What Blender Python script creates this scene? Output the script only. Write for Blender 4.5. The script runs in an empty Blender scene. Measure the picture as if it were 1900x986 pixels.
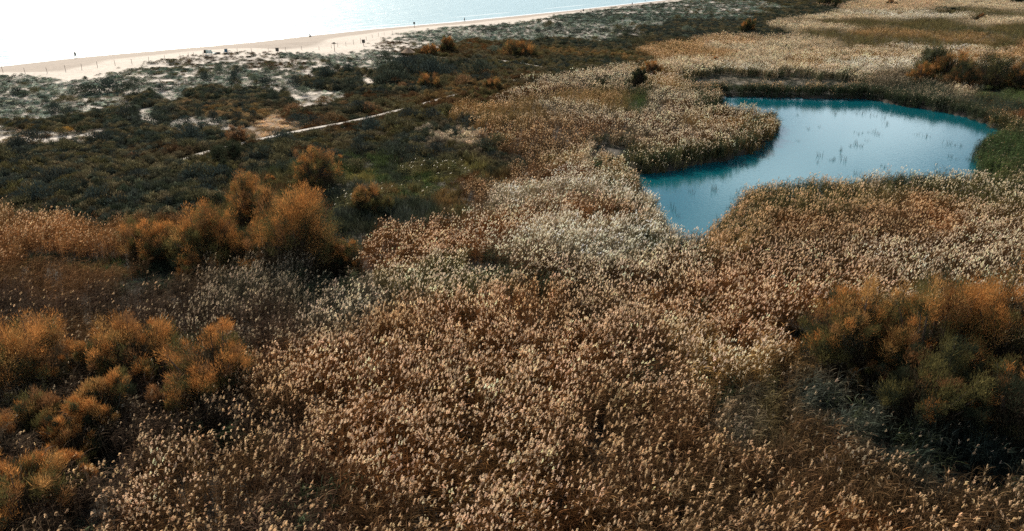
import bpy, math, random
import numpy as np
from mathutils import Vector, Matrix
sc = bpy.context.scene
R = math.radians
rng = np.random.default_rng(7)
random.seed(7)

# ------------------------------------------------------------------ camera
F, CX, CY, PITCH, H = 1400.0, 950.0, 493.0, R(22.3), 24.0
cam = bpy.data.cameras.new("camera"); camo = bpy.data.objects.new("camera", cam)
sc.collection.objects.link(camo); sc.camera = camo
camo.location = (0, 0, H); camo.rotation_euler = (R(90) - PITCH, 0, 0)
cam.sensor_width = 36; cam.lens = 36 * F / 1900; cam.clip_start = 0.5; cam.clip_end = 20000

# ------------------------------------------------------------------ light
SUN_AZ, SUN_EL = R(-26), R(36)
sunv = Vector((math.sin(SUN_AZ) * math.cos(SUN_EL), math.cos(SUN_AZ) * math.cos(SUN_EL), math.sin(SUN_EL)))
sl = bpy.data.lights.new("sun", 'SUN'); sl.energy = 5.0; sl.angle = R(0.53); sl.color = (1.0, 0.89, 0.74)
slo = bpy.data.objects.new("sun", sl); sc.collection.objects.link(slo)
slo.rotation_euler = sunv.to_track_quat('Z', 'Y').to_euler()
W = bpy.data.worlds.new("World"); sc.world = W; W.use_nodes = True
nt = W.node_tree; nt.nodes.clear()
N = nt.nodes.new; L = nt.links.new
out = N('ShaderNodeOutputWorld'); bg = N('ShaderNodeBackground'); bg.inputs[1].default_value = 0.07
sky = N('ShaderNodeTexSky'); sky.sky_type = 'NISHITA'; sky.sun_disc = False
sky.sun_elevation = SUN_EL; sky.sun_rotation = SUN_AZ; sky.dust_density = 1.0
tc = N('ShaderNodeTexCoord'); sep = N('ShaderNodeSeparateXYZ'); L(tc.outputs['Generated'], sep.inputs[0])
# clouds: noise on a flat layer overhead
mx = N('ShaderNodeMath'); mx.operation = 'MAXIMUM'; L(sep.outputs[2], mx.inputs[0]); mx.inputs[1].default_value = 0.0
ad = N('ShaderNodeMath'); ad.operation = 'ADD'; L(mx.outputs[0], ad.inputs[0]); ad.inputs[1].default_value = 0.09
dv = N('ShaderNodeVectorMath'); dv.operation = 'DIVIDE'; L(tc.outputs['Generated'], dv.inputs[0])
cmb = N('ShaderNodeCombineXYZ')
for i in range(3): L(ad.outputs[0], cmb.inputs[i])
L(cmb.outputs[0], dv.inputs[1])
no = N('ShaderNodeTexNoise'); L(dv.outputs[0], no.inputs['Vector']); no.inputs['Scale'].default_value = .8; no.inputs['Detail'].default_value = 7
no.inputs['Roughness'].default_value = 0.55
cr = N('ShaderNodeValToRGB'); L(no.outputs[0], cr.inputs[0]); cr.color_ramp.elements[0].position = 0.50; cr.color_ramp.elements[1].position = 0.60
mixc = N('ShaderNodeMix'); mixc.data_type = 'RGBA'; L(cr.outputs[0], mixc.inputs[0]); L(sky.outputs[0], mixc.inputs[6]); mixc.inputs[7].default_value = (13.5, 15, 16, 1)
# pale haze low over the horizon, the same all round
om = N('ShaderNodeMath'); om.operation = 'SUBTRACT'; om.inputs[0].default_value = 1.0; L(mx.outputs[0], om.inputs[1])
pw = N('ShaderNodeMath'); pw.operation = 'POWER'; L(om.outputs[0], pw.inputs[0]); pw.inputs[1].default_value = 7.0
hz = N('ShaderNodeMix'); hz.data_type = 'RGBA'; pk = N('ShaderNodeMath'); pk.operation = 'MULTIPLY'; L(pw.outputs[0], pk.inputs[0]); pk.inputs[1].default_value = .5; L(pk.outputs[0], hz.inputs[0]); L(mixc.outputs[2], hz.inputs[6]); hz.inputs[7].default_value = (12, 14, 15.5, 1)
L(hz.outputs[2], bg.inputs[0]); L(bg.outputs[0], out.inputs[0])
sc.view_settings.view_transform = 'Standard'; sc.view_settings.look = 'None'
sc.view_settings.exposure = 0.5; sc.view_settings.gamma = 1
sc.cycles.max_bounces = 6; sc.cycles.diffuse_bounces = 3; sc.cycles.transmission_bounces = 3; sc.cycles.transparent_max_bounces = 4
sc.cycles.glossy_bounces = 3; sc.cycles.sample_clamp_indirect = 4; sc.cycles.use_denoising = False

# ------------------------------------------------------------------ layout helpers
ct, st = math.cos(PITCH), math.sin(PITCH)
def unp(px, py, z=0.0):
    "ground point seen at pixel px, py (1900 wide photo) at height z"
    a = (px - CX) / F; b = (CY - py) / F
    dx, dy, dz = a, ct + b * st, -st + b * ct
    t = (z - H) / dz
    return dx * t, dy * t
def proj(x, y, z):
    z = z - H
    d = y * ct - z * st
    d = np.maximum(d, 0.5)
    return CX + F * x / d, CY - F * (y * st + z * ct) / d
T = rng.random((16, 256, 256))
def vn(x, y, s=0):
    x = np.asarray(x, float) + 1000.3; y = np.asarray(y, float) + 1000.7
    xi = np.floor(x).astype(int); yi = np.floor(y).astype(int); fx = x - xi; fy = y - yi
    fx = fx * fx * (3 - 2 * fx); fy = fy * fy * (3 - 2 * fy); t = T[s % 16]
    a = t[xi % 256, yi % 256]; b = t[(xi + 1) % 256, yi % 256]; c = t[xi % 256, (yi + 1) % 256]; d = t[(xi + 1) % 256, (yi + 1) % 256]
    return (a * (1 - fx) + b * fx) * (1 - fy) + (c * (1 - fx) + d * fx) * fy
def fbm(x, y, s=0, o=4):
    v = 0; a = .5; n = 0
    for i in range(o):
        v = v + a * vn(x * 2 ** i, y * 2 ** i, s + i); n += a; a *= .5
    return v / n
def inpoly(x, y, poly):
    x = np.asarray(x); y = np.asarray(y); r = np.zeros(x.shape, bool); n = len(poly)
    for i in range(n):
        x0, y0 = poly[i]; x1, y1 = poly[(i + 1) % n]
        if y0 == y1: continue
        c = ((y0 > y) != (y1 > y)) & (x < (x1 - x0) * (y - y0) / (y1 - y0) + x0)
        r ^= c
    return r
# shoreline in a rotated frame: u along the shore, v towards the sea
shore_px = [(-60, 131), (0, 124), (70, 116), (140, 108), (250, 98), (400, 85), (480, 78), (575, 67), (700, 54), (860, 40), (960, 30), (1060, 20), (1150, 10), (1240, 0)]
shore = np.array([unp(*p) for p in shore_px])
P0 = shore[0]; U = shore[-1] - shore[0]; U = U / np.hypot(*U); V = np.array([-U[1], U[0]])
def uv(x, y): return (x - P0[0]) * U[0] + (y - P0[1]) * U[1], (x - P0[0]) * V[0] + (y - P0[1]) * V[1]
su, sv = uv(shore[:, 0], shore[:, 1])
def sdist(x, y):
    "metres inland from the waterline"
    u, v = uv(x, y); return np.interp(u, su, sv) - v
def xy_of(u, s):
    v = np.interp(u, su, sv) - s
    return P0[0] + u * U[0] + v * V[0], P0[1] + u * U[1] + v * V[1]
beach_px = [(-60, 142), (60, 142), (140, 149), (200, 148), (240, 135), (300, 118), (370, 106), (450, 100), (520, 98), (600, 101), (660, 103), (700, 96), (720, 78), (760, 62), (830, 53), (930, 47), (1000, 38), (1100, 22), (1150, 14), (1200, 9), (1290, 0)]
bw = np.array([unp(p[0], p[1] + 1, 1.3) for p in beach_px]); bu, _ = uv(bw[:, 0], bw[:, 1]); bs = sdist(bw[:, 0], bw[:, 1])
def beachw(x, y):
    u, _ = uv(x, y); return np.interp(u, bu, bs)
tops = 2.6
pond = [unp(1330, 178), unp(1400, 180), unp(1450, 182), unp(1560, 184), unp(1610, 184), unp(1650, 192), unp(1700, 201), unp(1760, 211), unp(1815, 225), unp(1862, 244), unp(1868, 262), unp(1822, 283), unp(1815, 305), unp(1822, 322)] + \
       [unp(*p, tops) for p in [(1900, 350), (1860, 325), (1820, 318), (1740, 314), (1660, 317), (1560, 328), (1490, 329), (1420, 338), (1380, 352), (1350, 385), (1335, 412), (1320, 430), (1285, 433), (1252, 432), (1236, 408), (1226, 382), (1206, 354), (1192, 342)]] + \
       [unp(1150, 326), unp(1205, 321), unp(1280, 309), unp(1355, 299), unp(1392, 284), unp(1422, 264), unp(1432, 243), unp(1428, 226)] + \
       [unp(*p, tops) for p in [(1420, 205), (1390, 194), (1355, 189), (1330, 187)]]
pond = [(p[0], p[1]) for p in pond]
def offset_poly(poly, r):
    pc = np.array(poly); o = []
    area = sum(pc[i][0] * pc[(i + 1) % len(pc)][1] - pc[(i + 1) % len(pc)][0] * pc[i][1] for i in range(len(pc))); sg = 1 if area > 0 else -1
    for i in range(len(pc)):
        t = pc[(i + 1) % len(pc)] - pc[i - 1]; n = np.array([t[1], -t[0]]) / (np.hypot(*t) + 1e-9); o.append(tuple(pc[i] + sg * n * r))
    return o
pond_in = offset_poly(pond, -0.35)
def openwater(x, y):
    return inpoly(x + (fbm(x * .6, y * .6, 3, 2) - .5) * 2.2, y + (fbm(x * .6, y * .6, 5, 2) - .5) * 2.2, pond_in)
def inpond(x, y):
    return inpoly(x + (fbm(x * .6, y * .6, 3, 2) - .5) * 1.6, y + (fbm(x * .6, y * .6, 5, 2) - .5) * 1.6, pond)
def terr(x, y):
    s = sdist(x, y)
    beach = np.clip(s * 0.06, -3, 1.1)
    d = np.clip((s - 8) / 20, 0, 1) * np.clip((75 - s) / 40, 0, 1)
    z = beach + d * (fbm(x * .09, y * .09, 2, 3) - .45) * 1.1
    inl = np.clip((s - 55) / 45, 0, 1)
    z = z * (1 - inl) + inl * (0.3 + 0.15 * fbm(x * .3, y * .3, 9, 2))
    return np.where(inpond(x, y), -0.5, z)
def G(px, py):
    z = 0.3
    for _ in range(4):
        x, y = unp(px, py, z); z = float(terr(np.array(x), np.array(y)))
    return x, y, z

# ------------------------------------------------------------------ object helpers
C = sc.collection.objects
def tag(o, label=None, cat=None, group=None, kind=None):
    if label: o['label'] = label
    if cat: o['category'] = cat
    if group: o['group'] = group
    if kind: o['kind'] = kind
    return o
def np_mesh(name, v, f, mats=(), matidx=None, col=None, smooth=False):
    "v (n,3), f (m,k) all the same k"
    v = np.asarray(v, np.float32); f = np.asarray(f, np.int32); m = bpy.data.meshes.new(name)
    m.vertices.add(len(v)); m.vertices.foreach_set('co', v.ravel())
    if len(f):
        k = f.shape[1]; m.loops.add(f.size); m.loops.foreach_set('vertex_index', f.ravel())
        m.polygons.add(len(f)); m.polygons.foreach_set('loop_start', np.arange(0, f.size, k, dtype=np.int32))
        if matidx is not None: m.polygons.foreach_set('material_index', np.asarray(matidx, np.int32))
        if smooth: m.polygons.foreach_set('use_smooth', np.ones(len(f), bool))
    for mt in mats: m.materials.append(mt)
    m.update(calc_edges=True)
    if col is not None:
        a = m.attributes.new('col', 'FLOAT_COLOR', 'POINT')
        a.data.foreach_set('color', np.c_[col, np.ones(len(v))].astype(np.float32).ravel())
    return m
def link(name, mesh, parent=None):
    o = bpy.data.objects.new(name, mesh); C.link(o); o.parent = parent; return o
def empty(name, loc, rz=0):
    o = bpy.data.objects.new(name, None); o.location = loc; o.rotation_euler = (0, 0, rz); C.link(o); return o
class MB:
    def __init__(s): s.v = []; s.f = []
    def box(s, x0, y0, z0, x1, y1, z1, M=None):
        n = len(s.v); p = [(x, y, z) for z in (z0, z1) for x, y in ((x0, y0), (x1, y0), (x1, y1), (x0, y1))]
        if M is not None: p = [tuple(M @ Vector(q)) for q in p]
        s.v += p; s.f += [[n + i for i in q] for q in ((3, 2, 1, 0), (4, 5, 6, 7), (0, 1, 5, 4), (1, 2, 6, 5), (2, 3, 7, 6), (3, 0, 4, 7))]
        return s
    def tube(s, pts, rad, k=6, cap=True):
        pts = [Vector(p) for p in pts]; n0 = len(s.v)
        for i, p in enumerate(pts):
            d = (pts[min(i + 1, len(pts) - 1)] - pts[max(i - 1, 0)]).normalized()
            a = d.orthogonal().normalized() if abs(d.z) > .9 else d.cross(Vector((0, 0, 1))).normalized(); b = d.cross(a)
            r = rad[i] if hasattr(rad, '__len__') else rad
            for j in range(k):
                t = 2 * math.pi * j / k; s.v.append(tuple(p + (a * math.cos(t) + b * math.sin(t)) * r))
        for i in range(len(pts) - 1):
            for j in range(k):
                s.f.append([n0 + i * k + j, n0 + i * k + (j + 1) % k, n0 + (i + 1) * k + (j + 1) % k, n0 + (i + 1) * k + j])
        if cap:
            s.f.append([n0 + j for j in range(k)][::-1]); e = n0 + (len(pts) - 1) * k; s.f.append([e + j for j in range(k)])
        return s
    def mesh(s, name, mat, smooth=False):
        m = bpy.data.meshes.new(name); m.from_pydata(s.v, [], s.f); m.materials.append(mat)
        if smooth: m.polygons.foreach_set('use_smooth', [True] * len(s.f))
        m.update(); return m
    def build(s, name, mat, parent=None, smooth=False): return link(name, s.mesh(name, mat, smooth), parent)

# ------------------------------------------------------------------ materials
def mat(name):
    m = bpy.data.materials.new(name); m.use_nodes = True; t = m.node_tree; t.nodes.clear()
    return m, t, t.nodes.new, t.links.new
def plain(name, col, rough=.8, var=.15, scale=6):
    m, t, N, L = mat(name); o = N('ShaderNodeOutputMaterial'); b = N('ShaderNodeBsdfPrincipled'); b.inputs['Roughness'].default_value = rough
    n = N('ShaderNodeTexNoise'); n.inputs['Scale'].default_value = scale; n.inputs['Detail'].default_value = 4
    tcn = N('ShaderNodeTexCoord'); L(tcn.outputs['Object'], n.inputs['Vector'])
    r = N('ShaderNodeValToRGB'); L(n.outputs[0], r.inputs[0])
    r.color_ramp.elements[0].position = .3; r.color_ramp.elements[1].position = .7
    r.color_ramp.elements[0].color = (*[c * (1 - var) for c in col], 1); r.color_ramp.elements[1].color = (*[min(1, c * (1 + var)) for c in col], 1)
    L(r.outputs[0], b.inputs['Base Color']); L(b.outputs[0], o.inputs[0]); return m
def foliage(name, attr, inst, transl=.4, jitter=.25, pale_boost=0.0):
    m, t, N, L = mat(name); o = N('ShaderNodeOutputMaterial')
    a = N('ShaderNodeAttribute'); a.attribute_name = attr; a.attribute_type = 'INSTANCER' if inst else 'GEOMETRY'
    g = N('ShaderNodeNewGeometry'); mr = N('ShaderNodeMapRange'); L(g.outputs['Random Per Island'], mr.inputs[0])
    mr.inputs[3].default_value = 1 - jitter; mr.inputs[4].default_value = 1 + jitter; mr.interpolation_type = 'LINEAR'
    mm = N('ShaderNodeMix'); mm.data_type = 'RGBA'; mm.blend_type = 'MULTIPLY'; mm.inputs[0].default_value = 1
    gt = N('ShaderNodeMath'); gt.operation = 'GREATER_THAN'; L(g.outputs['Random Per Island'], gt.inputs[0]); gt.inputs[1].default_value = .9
    ml = N('ShaderNodeMath'); ml.operation = 'MULTIPLY_ADD'; L(gt.outputs[0], ml.inputs[0]); ml.inputs[1].default_value = pale_boost; L(mr.outputs[0], ml.inputs[2])  # a few blades, picked at random, take a paler straw tone
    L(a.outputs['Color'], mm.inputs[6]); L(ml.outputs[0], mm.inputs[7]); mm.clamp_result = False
    d = N('ShaderNodeBsdfDiffuse'); tr = N('ShaderNodeBsdfTranslucent'); x = N('ShaderNodeMixShader'); x.inputs[0].default_value = transl
    L(mm.outputs[2], d.inputs[0]); L(mm.outputs[2], tr.inputs[0]); L(d.outputs[0], x.inputs[1]); L(tr.outputs[0], x.inputs[2]); L(x.outputs[0], o.inputs[0])
    return m
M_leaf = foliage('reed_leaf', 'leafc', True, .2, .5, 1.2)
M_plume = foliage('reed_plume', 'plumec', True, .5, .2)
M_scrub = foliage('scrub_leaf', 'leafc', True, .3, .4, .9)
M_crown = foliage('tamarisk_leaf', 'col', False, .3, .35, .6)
M_bark = plain('bark', (.10, .07, .05), .95, .3, 9)
M_wood = plain('weathered_wood', (.16, .12, .09), .9, .3, 12)

# ------------------------------------------------------------------ ground
def ground_rows():
    yy = -60.0; rows = [yy]
    while yy < 4000:
        step = max(0.7, (yy + 10) * 0.0075) if yy > 15 else 3.0
        yy += step; rows.append(yy)
    return np.array(rows)
rows = ground_rows(); NC = 420
ang = np.linspace(-1.15, 1.15, NC)
ang = np.tan(ang * .92) * .62
yy, aa = np.meshgrid(rows, ang, indexing='ij'); xx = (yy + 100) * aa
zz = terr(xx, yy)
SDM, BW = sdist(xx, yy), beachw(xx, yy)
pxg, pyg = proj(xx, yy, zz)
# ------------------------------------------------------------------ vegetation control points
LC = dict(shade_ink=(.020, .026, .020), rust=(.125, .058, .022), brown=(.094, .053, .025), dbrown=(.062, .042, .028), olive=(.095, .08, .034), dgreen=(.042, .050, .032), gold=(.20, .125, .05),  # first colour: near-black leaves painting the shadow below the right thicket
          straw=(.24, .19, .115), grey=(.095, .078, .05), green=(.06, .082, .03), orange=(.25, .125, .05), teal=(.046, .054, .042), silver=(.33, .355, .29),
          sage=(.15, .195, .155), cream=(.84, .70, .51), pink=(.82, .61, .41), tan=(.68, .48, .28), white=(.92, .83, .68), taupe=(.44, .35, .24), yellow=(.19, .16, .05))
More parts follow.
